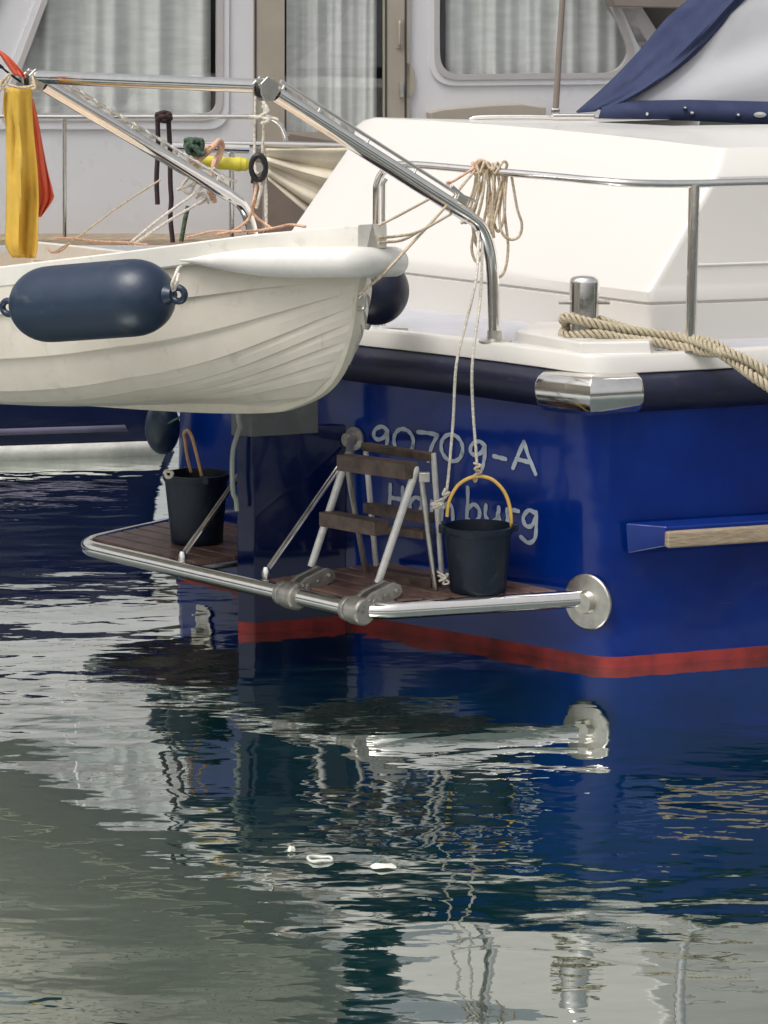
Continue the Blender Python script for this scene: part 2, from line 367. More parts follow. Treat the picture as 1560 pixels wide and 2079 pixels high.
def spline(pts, n=8):
    P = [Vector(p) for p in pts]
    if len(P) < 3: return P
    Q = [P[0] * 2 - P[1]] + P + [P[-1] * 2 - P[-2]]; out = []
    for i in range(1, len(Q) - 2):
        a, b, c, d_ = Q[i - 1], Q[i], Q[i + 1], Q[i + 2]
        for k in range(n):
            t = k / n
            out.append(0.5 * ((2 * b) + (c - a) * t + (2 * a - 5 * b + 4 * c - d_) * t * t + (3 * b - a - 3 * c + d_) * t ** 3))
    out.append(P[-1]); return out
def fillet(pts, r, n=6):
    P = [Vector(p) for p in pts]; out = [P[0]]
    for i in range(1, len(P) - 1):
        a, b, c = P[i - 1], P[i], P[i + 1]; rr = min(r, (a - b).length * .45, (c - b).length * .45)
        p0 = b + (a - b).normalized() * rr; p1 = b + (c - b).normalized() * rr
        for k in range(n + 1):
            t = k / n; out.append(p0 * (1 - t) ** 2 + b * 2 * t * (1 - t) + p1 * t * t)
    out.append(P[-1]); return out
def rpoly(pts, rads, n=6):
    """closed 2D polygon with rounded corners"""
    P = [Vector(p) for p in pts]; N = len(P); out = []
    for i in range(N):
        a, b, c = P[i - 1], P[i], P[(i + 1) % N]; r = rads[i] if isinstance(rads, (list, tuple)) else rads
        if r <= 0: out.append(b); continue
        rr = min(r, (a - b).length * .48, (c - b).length * .48)
        p0 = b + (a - b).normalized() * rr; p1 = b + (c - b).normalized() * rr
        for k in range(n + 1):
            t = k / n; out.append(p0 * (1 - t) ** 2 + b * 2 * t * (1 - t) + p1 * t * t)
    return out
def holed(name, outer, holes, depth, m, parent=None, bevel=0):
    """flat sheet with openings, given real thickness along depth vector. outer/holes are lists of 3D points on one plane"""
    loops = [outer] + holes; allp = [Vector(p) for l in loops for p in l]
    tris = tessellate_polygon([[Vector(p) for p in l] for l in loops])
    n = len(allp); dv = Vector(depth); vs = allp + [p + dv for p in allp]
    fs = [tuple(t) for t in tris] + [tuple(i + n for i in t[::-1]) for t in tris]
    k = 0
    for l in loops:
        m_ = len(l)
        for i in range(m_):
            a, b = k + i, k + (i + 1) % m_; fs.append((a, b, b + n, a + n))
        k += m_
    o = link(name, vs, fs, m, parent, smooth=30)
    import bmesh
    bm = bmesh.new(); bm.from_mesh(o.data); bmesh.ops.recalc_face_normals(bm, faces=bm.faces); bm.to_mesh(o.data); bm.free()
    return o

# ================================================================ STERN GEOMETRY (yacht frame)
C3 = onz(1232, 1358, 0)
TH_S, TH_P = R(40), R(63); TH = R(51.5)
DT = Vector((-math.cos(TH_S), math.sin(TH_S)))          # starboard half of the transom, corner -> centre
DP = Vector((-math.cos(TH_P), math.sin(TH_P)))          # port half
F2 = Vector((math.sin(TH), math.cos(TH))); S2 = Vector((math.cos(TH), -math.sin(TH)))
F3 = Vector((F2.x, F2.y, 0)); S3 = Vector((S2.x, S2.y, 0)); UP = Vector((0, 0, 1))
DS = Vector((math.cos(R(19)), math.sin(R(19))))         # side, corner -> forward
C2 = Vector((C3.x, C3.y)); O2 = C2 + DT * 1.42; PC2 = O2 + DP * 1.42
def W(s, f, z): return Vector((O2.x, O2.y, 0)) + S3 * s + F3 * f + UP * z
def T(px, py, off=0.0): return onP(px, py, C2, DT, off)       # on the starboard transom half
def SD(px, py, off=0.0): return onP(px, py, C2, DS, off)      # on the starboard side
def mirror2(p):                                               # about the centreline
    v = Vector((p[0], p[1])) - O2; s = v.dot(S2); f = v.dot(F2); q = O2 - S2 * (s * 1.15) + F2 * (f * .5 if f < .28 else f - .14); return Vector((q.x, q.y))

# ---------------------------------------------------------------- water (setting); unseen shore ring and slab added to shape reflections
w = link('water', [(-400, -400, 0), (400, -400, 0), (400, 400, 0), (-400, 400, 0)], [(0, 1, 2, 3)], 'water', smooth=0); tag(w, kind='structure')
def unseen_bank():
    mb = MB(); rows = []
    N = 160
    for k in range(N + 1):
        a = 2 * math.pi * k / N; rr = 85 + 8 * math.sin(3 * a)
        h = 6 + 3.5 * noise.noise(Vector((math.cos(a) * 5, math.sin(a) * 5, 0))) + 1.5 * noise.noise(Vector((math.cos(a) * 25, math.sin(a) * 25, 3)))
        rows.append([Vector((math.cos(a) * (rr + q), math.sin(a) * (rr + q), z)) for q, z in ((0, -1), (0.4, 1.2), (2, h * .6), (5, h * .9), (12, h), (40, h * 1.15), (60, -1))])
    mb.grid(rows); return mb.build('unseen_hills', 'unseen_hills')
tag(unseen_bank(), kind='structure')  # unseen ring, added to hold back bright horizon sky in reflections
M['concrete'] = mat('unseen_quay_concrete', (0.42, 0.40, 0.37), 0.85, var=0.25, vscale=1.2, bump=0.004, bscale=20)
tag(MB().prism([(-40, -9, -1), (40, -9, -1), (40, 1.2, -1), (-40, 1.2, -1)], (0, 0, 2.1)).build('unseen_quay', 'concrete', bevel=.03), kind='structure')  # unseen slab below the camera, added to brighten reflections near the horizon

# ================================================================ BLUE YACHT
yacht = thing('motor_yacht', 'glossy blue motor yacht with white coaming, registration lettering on the stern and a red waterline', 'motor yacht', W(0, .5, 0))
# plan curves, starboard side forward
def side_path(start):
    p = Vector(start); out = [p.copy()]; ang = 19.0
    for i in range(9):
        stp = .5 if i < 3 else 1.1
        if i >= 3: ang = min(38.5, ang + 4.5)
        p = p + Vector((math.cos(R(ang)), math.sin(R(ang)))) * stp; out.append(p.copy())
    return out
def plan(corner, inset=0.0, rc=0.10):
    """full plan outline starboard-forward .. corner .. centre .. port .. forward"""
    side = side_path(corner)[1:]
    half = list(reversed(side)) + [corner, O2 + (corner - C2) * .0]
    def rnd(a, b, c, r, n=7):
        p0 = b + (a - b).normalized() * r; p1 = b + (c - b).normalized() * r
        return [p0 * (1 - t) ** 2 + b * 2 * t * (1 - t) + p1 * t * t for t in [k / n for k in range(n + 1)]]
    core = list(reversed(side)) + rnd(side[0], corner, O2, rc)
    mid = [core[-1].lerp(O2, t) for t in (.15, .3, .45, .6, .75, .88)]
    port = [mirror2(p) for p in reversed(core + mid)]
    res = core + mid + [O2 + F2 * .012] + port
    if inset:
        res = inset_path(res, inset)
    return res
def inset_path(P, d_):
    out = []
    for i, p in enumerate(P):
        a = P[max(0, i - 1)]; b = P[min(len(P) - 1, i + 1)]; t = (b - a).normalized()
        n = Vector((t.y, -t.x))          # inboard
        if n.dot(F2 * .6 + (O2 - p) * .05 + F2) < 0 and False: n = -n
        out.append(p + n * d_)
    return out
# inboard normal check: walking starboard -> port, inboard is on the right hand
Ctop = T(1207, 800); Ctop2 = Vector((Ctop.x, Ctop.y))
def corner_at(z):
    t = max(-.3, min(1.3, z / 1.1)); return C2.lerp(Ctop2, t)
edge_face_bot = [(700, 704), (720, 707), (1040, 754), (1200, 767)]   # lower edge of the white toerail as seen on the transom
edge_face_top = [(700, 667), (723, 670), (1040, 714), (1200, 740)]
def deck_z(p):      # height of toerail bottom along the plan, from the transom survey, small camber
    s = abs((Vector((p[0], p[1])) - O2).dot(S2)); f = (Vector((p[0], p[1])) - O2).dot(F2)
    return 1.222 + .030 * (1 - min(1.0, (s / 1.4)) ** 2) + max(0, f - .35) * .012
levels = [-.5, -.15, 0, .055, .3, .6, .9, 1.1, None]
rows = []
for z in levels:
    pl = plan(corner_at(1.15 if z is None else z))
    rows.append([Vector((p.x, p.y, (deck_z(p) + .004) if z is None else z)) for p in pl])
hull = MB().grid(rows).build('hull', 'hull', yacht, smooth=40)
P_top = plan(corner_at(1.15))
# rub rail: half-round rubber, swept round the stern
def sweep_profile(path, zf, prof, closed_prof=True, i0=0, i1=None):
    """prof: list of (outboard, dz)"""
    i1 = len(path) if i1 is None else i1; rows = []
    for i in range(i0, i1):
        p = path[i]; a = path[max(0, i - 1)]; b = path[min(len(path) - 1, i + 1)]; t = (b - a).normalized(); n = Vector((-t.y, t.x))
        z = zf(p); rows.append([Vector((p.x + n.x * o, p.y + n.y * o, z + dz)) for o, dz in prof] )
    if closed_prof: rows = [r + [r[0]] for r in rows]
    mb = MB().grid(rows)
    if closed_prof:
        m = len(rows[0]) - 1
        mb.f.append(tuple(range(m))); k = (len(rows) - 1) * (m + 1); mb.f.append(tuple(range(k, k + m))[::-1])
    return mb
hr = [(-.01, -.165), (.02, -.16), (.05, -.14), (.068, -.11), (.073, -.08), (.068, -.045), (.05, -.02), (.02, -.004), (-.01, 0)]
sweep_profile(P_top, deck_z, hr).build('rub_rail', 'rub', yacht, smooth=50)
# chrome corner cap, two facets wrapped over the rub rail
capm = MB(); Kc = corner_at(1.2); zc = deck_z(Kc)
capr = [(.0, -.168), (.03, -.166), (.062, -.146), (.081, -.112), (.086, -.08), (.081, -.045), (.062, -.016), (.03, .002), (.0, .004)]
def off_corner(o):     # miter point of both outboard offsets
    n1 = Vector((-math.sin(TH_S), -math.cos(TH_S))); n2 = Vector((math.sin(R(19)), -math.cos(R(19))))
    b = (n1 + n2).normalized(); return Kc + b * (o / b.dot(n1))
rowsc = []
n1 = Vector((-math.sin(TH_S), -math.cos(TH_S))); n2 = Vector((math.sin(R(19)), -math.cos(R(19))))
def rowat(fn): return [Vector((fn(o).x, fn(o).y, zc + dz)) for o, dz in capr]
rowsc.append([Vector((q.x, q.y, zc - .08 + (dz + .08) * .90)) for o, dz in capr for q in [Kc + DT * .240 + n1 * (o * .93)]])
rowsc.append(rowat(lambda o: Kc + DT * .224 + n1 * o)); rowsc.append(rowat(lambda o: off_corner(o) + DT * .006)); rowsc.append(rowat(off_corner)); rowsc.append(rowat(lambda o: off_corner(o) + DS * .006))
rowsc.append(rowat(lambda o: Kc + DS * .178 + n2 * o))
rowsc.append([Vector((q.x, q.y, zc - .08 + (dz + .08) * .90)) for o, dz in capr for q in [Kc + DS * .194 + n2 * (o * .93)]])
capo = MB().grid(rowsc); m = len(capr); capo.f.append(tuple(range(m))); capo.f.append(tuple(range(6 * m, 7 * m))[::-1])
capo.build('corner_cap', 'steel', yacht, smooth=28)
# white toerail
tr = [(.012, .0), (.018, .004), (.014, .066), (.004, .078), (-.05, .078), (-.058, .070), (-.06, .0)]
sweep_profile(P_top, deck_z, tr).build('toe_rail', 'gel', yacht, smooth=40)
# deck sheet
def deck_sheet():
    rows = []
    for d_ in (.02, .055, .30, .8, 1.3):
        pl = inset_path(P_top, d_)
        rows.append([Vector((p.x, p.y, deck_z(p) + .055 + (.0 if d_ < .3 else .012))) for p in pl])
    return MB().grid(rows).build('deck', 'deck', yacht)
deck_sheet()

# coaming / aft cabin
zdk = 1.29
K0 = onz(1313, 702, zdk); AD = Vector((-math.cos(R(52)), math.sin(R(52)))); SDc = Vector((math.cos(R(19)), math.sin(R(19))))
K02 = Vector((K0.x, K0.y)); AN = Vector((AD.y, -AD.x)); AN = -AN if AN.y < 0 else AN     # forward normal
SN = Vector((-SDc.y, SDc.x))                                                               # inboard normal of side
def aft(px, py, fwd=0.0): return onP(px, py, K02, AD, -fwd)
def lvl_corner(py, fwd, inb, px_):
    pass
# starboard corner line: levels (plan inset forward of aft face, inboard of side face, z)
def cpt(fa, fs):     # intersection of aft plane moved forward fa and side plane moved inboard fs
    a0 = K02 + AN * fa; b0 = K02 + SN * fs
    det = AD.x * (-SDc.y) - AD.y * (-SDc.x)
    dx, dy = b0.x - a0.x, b0.y - a0.y
    t = (dx * (-SDc.y) - dy * (-SDc.x)) / det
    return a0 + AD * t
z_line = zfor(*cpt(0, 0), 618); z_lip = zfor(*cpt(.01, .01), 590)
ztop = zfor(*cpt(.40, .10), 300); zbev = zfor(*cpt(.34, .03), 356)
# rows of (fa, fs, z)
prof = [(0, 0, zdk - .03), (0, 0, z_line - .006), (.012, .012, z_line - .002), (.012, .012, z_line + .004), (.0, .0, z_line + .010), (.002, .002, z_lip - .006), (.014, .006, z_lip + .008),
        (.034, .010, z_lip + .028), (.30, .022, zbev - .005), (.318, .032, zbev + .015), (.394, .10, ztop - .012), (.404, .112, ztop), (.44, .15, ztop + .003)]
Lw = 2.35   # port end of the aft face
rows = []
for (fa, fs, z) in prof:
    c = cpt(fa, fs)
    zz = z
    port = 2.28 + (0 if z < z_lip else -(z - z_lip) * .62)
    row = []
    for k in range(6, 0, -1):
        q = c + SDc * (k * .6); row.append(Vector((q.x, q.y, zz + (.0))))
    tt = max(.0, min(1.0, (z - z_lip) / (ztop - z_lip)))
    lead = c.lerp(c, 1)
    # softly rounded corner
    r = .035
    p0 = c + SDc * r; p1 = c + AD * r
    for t in (0, .25, .5, .75, 1): 
        q = p0 * (1 - t) ** 2 + c * 2 * t * (1 - t) + p1 * t * t; row.append(Vector((q.x, q.y, zz)))
    port = 2.3
    for _ in range(30):
        q_ = K02 + AN * fa + AD * port; x_, y_ = proj((q_.x, q_.y, zz + (.05 if z >= z_lip else .02) * (1 if tt > .5 else .5)))
        tx = 722 - (max(y_, 262) - 262) * .635
        port += (x_ - tx) / 330.0
    a_end = K02 + AN * fa + AD * port
    rise = .055 * tt
    for t in (.15, .3, .45, .6, .75, .88, .94, .97, .985, 1.0):
        q = p1.lerp(a_end, t)
        arch = (4 * t * (1 - t) * .02 + t * .05) * (1 if z >= z_lip else .4)
        dropz = -.05 * max(0, (t - .93) / .07) ** 2 * tt
        row.append(Vector((q.x, q.y, zz + arch * (1 if tt > .5 else .5) + dropz)))
    # port side running forward
    F_ = AN
    e = a_end
    for k in (.03, .08, .5, 1.2, 2.4):
        q = e + F_ * k + AD * (min(k, .08) * .4); row.append(Vector((q.x, q.y, row[-1].z)))
    rows.append(row)
# top surface running forward & inboard with gentle rise
base = rows[-1]
ctr = Vector((sum(p.x for p in base) / len(base), sum(p.y for p in base) / len(base)))
for k, wz in ((.05, .08), (.2, .6), (.45, 1), (.8, 1)):
    rows.append([Vector((p.x * (1 - k) + ctr.x * k, p.y * (1 - k) + ctr.y * k, p.z * (1 - wz) + 2.168 * wz)) for p in base])
MB().grid(rows).build('coaming', 'gel', yacht, smooth=24)
# raised bead running round the side at the groove
beadrow = []
c = cpt(.20, .0165); zb = zfor(*(c + SDc * .1), 537)
bm_ = MB().tube([Vector((*(c + SDc * (.03 + k * .6) - SN * .003), zb)) for k in range(6)], .007, 8); bm_.build('side_bead', 'gel', yacht)

# mooring pedestal (moulded, octagonal) and bollard
def pedestal():
    z0 = zdk - .004
    r0 = [onz(x, y, z0) for x, y in [(1040, 702), (1178, 728), (1325, 726), (1345, 706), (1235, 684), (1085, 682)]]
    c = sum(r0, Vector()) / 6; mb = MB(); n = 6; vs = []
    for k, dz in ((1.0, -.01), (1.0, .014), (.975, .018), (.955, .060), (.93, .066)): vs += [c + (p - c) * k + UP * dz for p in r0]
    fs = [(r * n + i, r * n + (i + 1) % n, (r + 1) * n + (i + 1) % n, (r + 1) * n + i) for r in range(4) for i in range(n)] + [tuple(range(4 * n, 5 * n))]
    mb.add(vs, fs); return mb.build('mooring_pedestal', 'gel', yacht, bevel=.004)
pedestal()
zb0 = zdk + .063
bp = onz(1186, 682, zb0); rb = .0625
hb = zfor(bp.x, bp.y, 560) - zb0
bol = MB().lathe(bp, UP, [(.0, -.01), (.105, -.01), (.105, .003), (rb, .005), (rb, hb - .025), (rb * .96, hb - .012), (rb * .8, hb - .003), (rb * .4, hb + .003), (0, hb + .004)]).build('bollard', 'steel', yacht, smooth=40)
MB().tube([bp + Vector((-.107, .0, hb * .56)), bp + Vector((.107, 0, hb * .56))], .0085, 10).build('cross_pin', 'cast', bol)

# pushpit rail
railpath = []
for px_, py_ in ((770, 345), (830, 334), (980, 346), (1130, 359), (1215, 367)): railpath.append(T(px_, py_, -.10))
rail_side = [SD(px_, py_, -.10) for px_, py_ in ((1290, 372), (1410, 373), (1560, 369))]
last = rail_side[-1]; rail_side.append(last + Vector((SDc.x, SDc.y, .0)) * 1.6)
legtop = railpath[0]; leg = [Vector((legtop.x - .012, legtop.y + .0, 1.33)), Vector((legtop.x - .012, legtop.y, legtop.z - .16)), Vector((legtop.x - .005, legtop.y, legtop.z - .05)), legtop + Vector((.03, -.01, .0))]
MB().tube([leg[0] + Vector((.032, .01, 0)), leg[1] + Vector((.032, .01, .10)), leg[2] + Vector((.038, .01, .012))], .011, 10).build('rail_brace', 'steel', yacht, smooth=60)
rpth = spline([leg[0], leg[1], leg[2]] + [railpath[0] + Vector((.035, -.02, .004))] + railpath[1:] + rail_side, 8)
MB().tube(rpth, .0165, 14).build('guard_rail', 'steel', yacht, smooth=60)
st_t = SD(1410, 375, -.10); st_b = Vector((st_t.x - .004, st_t.y, 1.30))
sto = MB().tube([st_b, st_t], .0235, 14).build('stanchion', 'steel', yacht, smooth=60)
MB().lathe(Vector((st_b.x, st_b.y, st_b.z + .001)), UP, [(0, 0), (.055, 0), (.055, .008), (.02, .014), (.02, .02), (0, .02)]).build('base_plate', 'steel', sto)
st2 = st_t + Vector((SDc.x, SDc.y, 0)) * 1.3
MB().tube([Vector((st2.x, st2.y, 1.31)), st2], .0145, 12).build('stanchion', 'steel', yacht)
bl = leg[0]; pm = MB().lathe(Vector((bl.x, bl.y, 1.305)), UP, [(0, 0), (.045, 0), (.045, .01), (.02, .016), (0, .016)])
pm.box(Vector((bl.x + .09, bl.y - .04, 1.322)), .05, .02, .006).build('rail_foot', 'steel_dull', yacht)

# hood: canvas, vinyl, strut
HY = 14.55
def hd(px, py, dy=0.0): return atY(px, py, HY + dy)
strip_top = [(1222, 217), (1290, 205), (1400, 203), (1560, 207), (1800, 212)]; strip_bot = [(1215, 240), (1290, 241), (1400, 245), (1560, 252), (1800, 262)]
mb = MB(); mb.grid([[hd(x, y, -.02 + .02 * math.sin(x / 40)) for x, y in strip_top], [hd(x, y, -.04) for x, y in strip_bot]])
hood = mb.build('spray_hood', 'canvas', yacht, solid=.012)
L_edge = [(1170, 226), (1235, 168), (1300, 100), (1350, 40), (1395, 0), (1470, -70), (1600, -140)]
M_edge = [(1215, 222), (1290, 176), (1355, 118), (1410, 62), (1460, 10), (1530, -60), (1640, -130)]
R_edge = [(1252, 216), (1325, 176), (1400, 122), (1458, 62), (1504, 4), (1575, -60), (1680, -120)]
Ls = spline([(x, y, 0) for x, y in L_edge], 5); Ms = spline([(x, y, 0) for x, y in M_edge], 5); Rs = spline([(x, y, 0) for x, y in R_edge], 5)
rows = []
for l, m_, r in zip(Ls, Ms, Rs):
    row = []
    for t in [k / 14 for k in range(15)]:
        q = l * (1 - t) ** 2 + (m_ * 2 - (l + r) * .5) * 2 * t * (1 - t) + r * t * t
        dy = .22 * (1 - t) ** 1.5 - .05 * math.sin(math.pi * t) + .018 * math.sin(t * 9 + l.x * .013) + .01 * math.sin(t * 21 - l.x * .03)
        row.append(hd(q.x, q.y, dy))
    rows.append(row)
MB().grid(rows).build('canvas_bow', 'canvas', hood, solid=.01)
pane = [hd(x, y, .03) for x, y in [(1246, 214)] + [(p.x - 4, p.y) for p in Rs[2:]]] 
rowsv = []
for i in range(len(Rs)):
    r = Rs[i]; row = []
    for k in range(9):
        t = k / 8; x = (r.x - 6) * (1 - t) + 1850 * t; yb = 212
        row.append((x, r.y))
    rowsv.append(row)
rowsv = [[hd(x, y, .035 + .02 * math.sin(x / 60) + .012 * math.sin(y / 25 + x / 90)) for x, y in row] for row in rowsv]
MB().grid(rowsv).build('vinyl_window', 'vinyl', hood, solid=.004)
for x, y, r in ((1315, 231, .012), (1392, 219, .010), (1406, 230, .014), (1500, 234, .012)):
    p = hd(x, y, -.065); MB().lathe(p + Vector((0, .03, 0)), (0, -1, 0), [(.0, 0), (r * 1.1, 0), (r, .02), (r * .6, .028), (0, .03)], 16).build('snap_fastener', 'steel', hood)
p = hd(1545, 233, -.075); b = MB().lathe(p + Vector((0, .03, 0)), (0, -1, 0), [(0, 0), (.03, 0), (.03, .008), (0, .01)], 24); b.v = [Vector((p.x + (v.x - p.x), v.y, p.z + (v.z - p.z) * .45)) for v in b.v]; b.build('turn_button', 'shackle', hood)
# small sewn stitches panel
p0, p1 = hd(1128, 232, -.15), hd(1146, -60, -.15)
strut = MB().tube([p0, p1], [.016, .014], 10).build('hood_strut', 'taupe', yacht)
q = hd(1165, 236, -.15); mb = MB().box(q, .10, .03, .012); mb.box(hd(1128, 228, -.15), .02, .02, .02); mb.build('strut_foot', 'steel', strut, bevel=.005)
MB().tube(spline([hd(955, 243, -.1), hd(975, 238, -.1), hd(1060, 237, -.1), hd(1122, 238, -.1)], 6), .010, 10).build('grab_rail', 'steel', yacht)

# swim step on the side with bleached wooden bar
def step():
    mb = MB()
    tA = SD(1272, 1062, .004); zt = tA.z
    Dv = Vector((SDc.x, SDc.y, 0)); N = Vector((math.sin(R(19)), -math.cos(R(19)), 0))
    L = 2.2; d_ = .125
    a0 = tA; a1 = tA + Dv * L; b0 = tA + Dv * .125 + N * d_; b1 = a1 + N * d_
    zf = -.085
    top = [a0, b0, b1, a1]
    low = [tA + Dv * .0 + UP * -.13, b0 + UP * zf, b1 + UP * zf, a1 + UP * -.20]
    inn = [p + N * -.02 for p in (a0, a1)]
    low[0] = tA + Dv * .01 + UP * -.13; low[3] = a1 + UP * -.13
    mb.add(top + low, [(0, 1, 2, 3), (0, 4, 5, 1), (1, 5, 6, 2), (2, 6, 7, 3), (4, 7, 6, 5)])
    o = mb.build('side_step', 'hull', yacht, bevel=.010)
    m2 = MB(); c0 = b0 + Dv * -.0; 
    m2.box(b0 + Dv * (L / 2 - .01) + N * .018 + UP * -.052, L / 2, .020, .034, Dv, N, UP)
    m2.build('wooden_bar', 'bar_wood', o, bevel=.010)
step()

# rudder (turned slightly to port), hinged on the transom centreline
ra = onz(517, 1285, 0); RD = (Vector((ra.x, ra.y)) - (O2 + S2 * .04)); RL = RD.length; RD = RD.normalized(); RN = Vector((RD.y, -RD.x)); RN = -RN if RN.y > 0 else RN
R0 = O2 + S2 * .04
rad3 = Vector((RD.x, RD.y, 0)); rn3 = Vector((RN.x, RN.y, 0))
rth = .085
aftface = Vector((-math.cos(R(25)), math.sin(R(25)), 0))
def rudpt(l, side, z):
    p = R0 + RD * l; q = Vector((p.x, p.y, z)); return q + (aftface * rth if side else Vector((0, 0, 0)))
ztr = zfor(ra.x, ra.y, 872)
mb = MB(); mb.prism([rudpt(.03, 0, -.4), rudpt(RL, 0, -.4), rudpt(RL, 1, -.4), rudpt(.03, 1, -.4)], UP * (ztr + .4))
rudder = mb.build('rudder', 'rudder_in_shade', yacht, bevel=.008)
zb_ = zfor(ra.x, ra.y, 886); 
mb = MB(); q0 = R0 + RD * (RL + .01); 
mb.prism([rudpt(RL - .30, 0, zb_) + rn3 * .012, rudpt(RL + .012, 0, zb_) + rn3 * .012, rudpt(RL + .012, 1, zb_) + aftface * .01, rudpt(RL - .30, 1, zb_) + aftface * .01], UP * .17)
mb.build('rudder_head', 'gray_box', rudder, bevel=.004)
MB().tube(spline([onP(x, y, R0, RD, .03) + aftface * .03 for x, y in ((494, 800), (497, 850), (500, 866), (494, 885), (486, 915), (484, 960), (486, 1000), (492, 1016), (494, 1038))], 6), [.011] * 8 * 6 + [.011], 8).build('hose', 'hose', rudder)
for yy in (925, 972):
    pg = T(632, yy, .03); m3 = MB().box(pg, .045, .012, .012, Vector((DT.x, DT.y, 0)), Vector((DT.y, -DT.x, 0)), UP); m3.lathe(pg + Vector((-.02, -.02, -.04)), UP, [(0, 0), (.014, 0), (.014, .08), (0, .08)], 12); m3.build('pintle', 'steel_dull', rudder)
mb = MB(); mb.box(rudpt(RL + .004, 0, ztr * .52) + aftface * rth * .5, .03, .004, .05, aftface, rad3, UP)
# lettering
def ribbons(name, strokes, wpx=9):
    for nm, sts in strokes:
        mb = MB()
        for st in sts:
            P = [T(x, y, .004) for x, y in st]
            if len(P) > 2: P = spline(P, 6)
            hw = wpx * .5 / 495
            tt = Vector((DT.x, DT.y, 0)); nn = Vector((DT.y, -DT.x, 0)); nn = -nn if nn.y > 0 else nn
            L_, R_ = [], []
            for i, p in enumerate(P):
                a = P[max(0, i - 1)]; b = P[min(len(P) - 1, i + 1)]; t = (b - a).normalized(); s = t.cross(nn).normalized()
                w_ = hw * (1 + .12 * math.sin(i * .9))
                L_.append(p + s * w_); R_.append(p - s * w_)
            mb.grid([L_, R_]); 
            for e, p in ((0, P[0]), (1, P[-1])):
                mb.lathe(p, nn, [(hw, 0), (hw, .0005), (0, .0006)], 12)
        mb.build(nm, 'letters', name, smooth=0)
def glyph_0(x, y, w_=21, h_=26): return [[(x + w_ * math.cos(a), y + h_ * math.sin(a) + .15 * w_ * math.cos(a)) for a in [k * math.pi / 6 + .3 for k in range(13)]]]
def glyph_9(x, y, s=1.0): return [[(x + 16 * s, y - 12 * s), (x + 4 * s, y - 20 * s), (x - 11 * s, y - 13 * s), (x - 14 * s, y + 2 * s), (x - 4 * s, y + 9 * s), (x + 10 * s, y + 3 * s), (x + 16 * s, y - 12 * s), (x + 17 * s, y + 5 * s), (x + 14 * s, y + 26 * s), (x + 11 * s, y + 38 * s)]]
regn = [
 ('registration_digit', glyph_9(772, 884, .9)), ('registration_digit', glyph_0(820, 896, 20, 25)),
 ('registration_digit', [[(849, 877), (870, 879), (889, 883)], [(889, 883), (880, 900), (874, 916), (870, 936)]]),
 ('registration_digit', glyph_0(918, 909, 22, 27)), ('registration_digit', glyph_9(969, 915, .95)),
 ('registration_dash', [[(1003, 926), (1015, 929), (1027, 932)]]),
 ('registration_letter', [[(1042, 950), (1052, 925), (1064, 897)], [(1064, 897), (1075, 930), (1088, 962)], [(1049, 931), (1062, 935), (1077, 939)]]),
 ('port_name_letter', [[(793, 984), (792, 1010), (790, 1036)], [(818, 990), (817, 1014), (815, 1040)], [(792, 1010), (804, 1012), (817, 1014)]]),
 ('port_name_letter', [[(856, 1014), (843, 1010), (833, 1022), (836, 1038), (848, 1042), (856, 1030)], [(857, 1012), (857, 1032), (860, 1046)]]),
 ('port_name_letter', [[(876, 1052), (877, 1018)], [(877, 1028), (888, 1018), (897, 1024), (897, 1054)], [(897, 1034), (908, 1022), (918, 1030), (920, 1058)]]),
 ('port_name_letter', [[(950, 990), (950, 1020), (948, 1052)], [(949, 1034), (962, 1024), (973, 1034), (973, 1050), (962, 1060), (949, 1054)]]),
 ('port_name_letter', [[(987, 1026), (986, 1046), (995, 1060), (1008, 1054), (1012, 1040)], [(1013, 1030), (1013, 1048), (1016, 1064)]]),
 ('port_name_letter', [[(1030, 1034), (1031, 1052), (1030, 1070)], [(1031, 1048), (1040, 1036), (1053, 1038)]]),
 ('port_name_letter', [[(1088, 1042), (1074, 1036), (1063, 1050), (1067, 1066), (1079, 1068), (1088, 1052)], [(1089, 1040), (1089, 1070), (1086, 1094), (1073, 1102), (1058, 1090)]]),
]
ribbons(yacht, regn)

# swim platform
ZP = .285
A_ = onz(742, 1243, ZP); B_ = onz(158, 1108, ZP)
fl_s = T(1196, 1220, .0); fl_s.z = ZP; fl_p = W(-1.30, .125, ZP)
loop = [fl_s + Vector((.03, .02, 0)), A_, B_, fl_p]
lp = fillet([loop[0], loop[1].lerp(loop[0], .0), loop[2], loop[3]], .16, 10)
plat = MB().tube(lp, .0365, 20).build('swim_platform', 'steel', yacht, smooth=60)
nT = Vector((-math.sin(TH_S), -math.cos(TH_S), 0)); nP = Vector((-math.sin(TH_P), -math.cos(TH_P), 0))
for cpos, nn in ((fl_s, nT), (fl_p, nP)):
    fm = MB().lathe(cpos + Vector((0, 0, -.012)) + nn * .002, nn, [(0, 0), (.118, 0), (.118, .010), (.112, .014), (.05, .016), (.043, .05), (0, .05)], 40)
    fm.build('mounting_flange', 'steel_dull', plat, smooth=30)
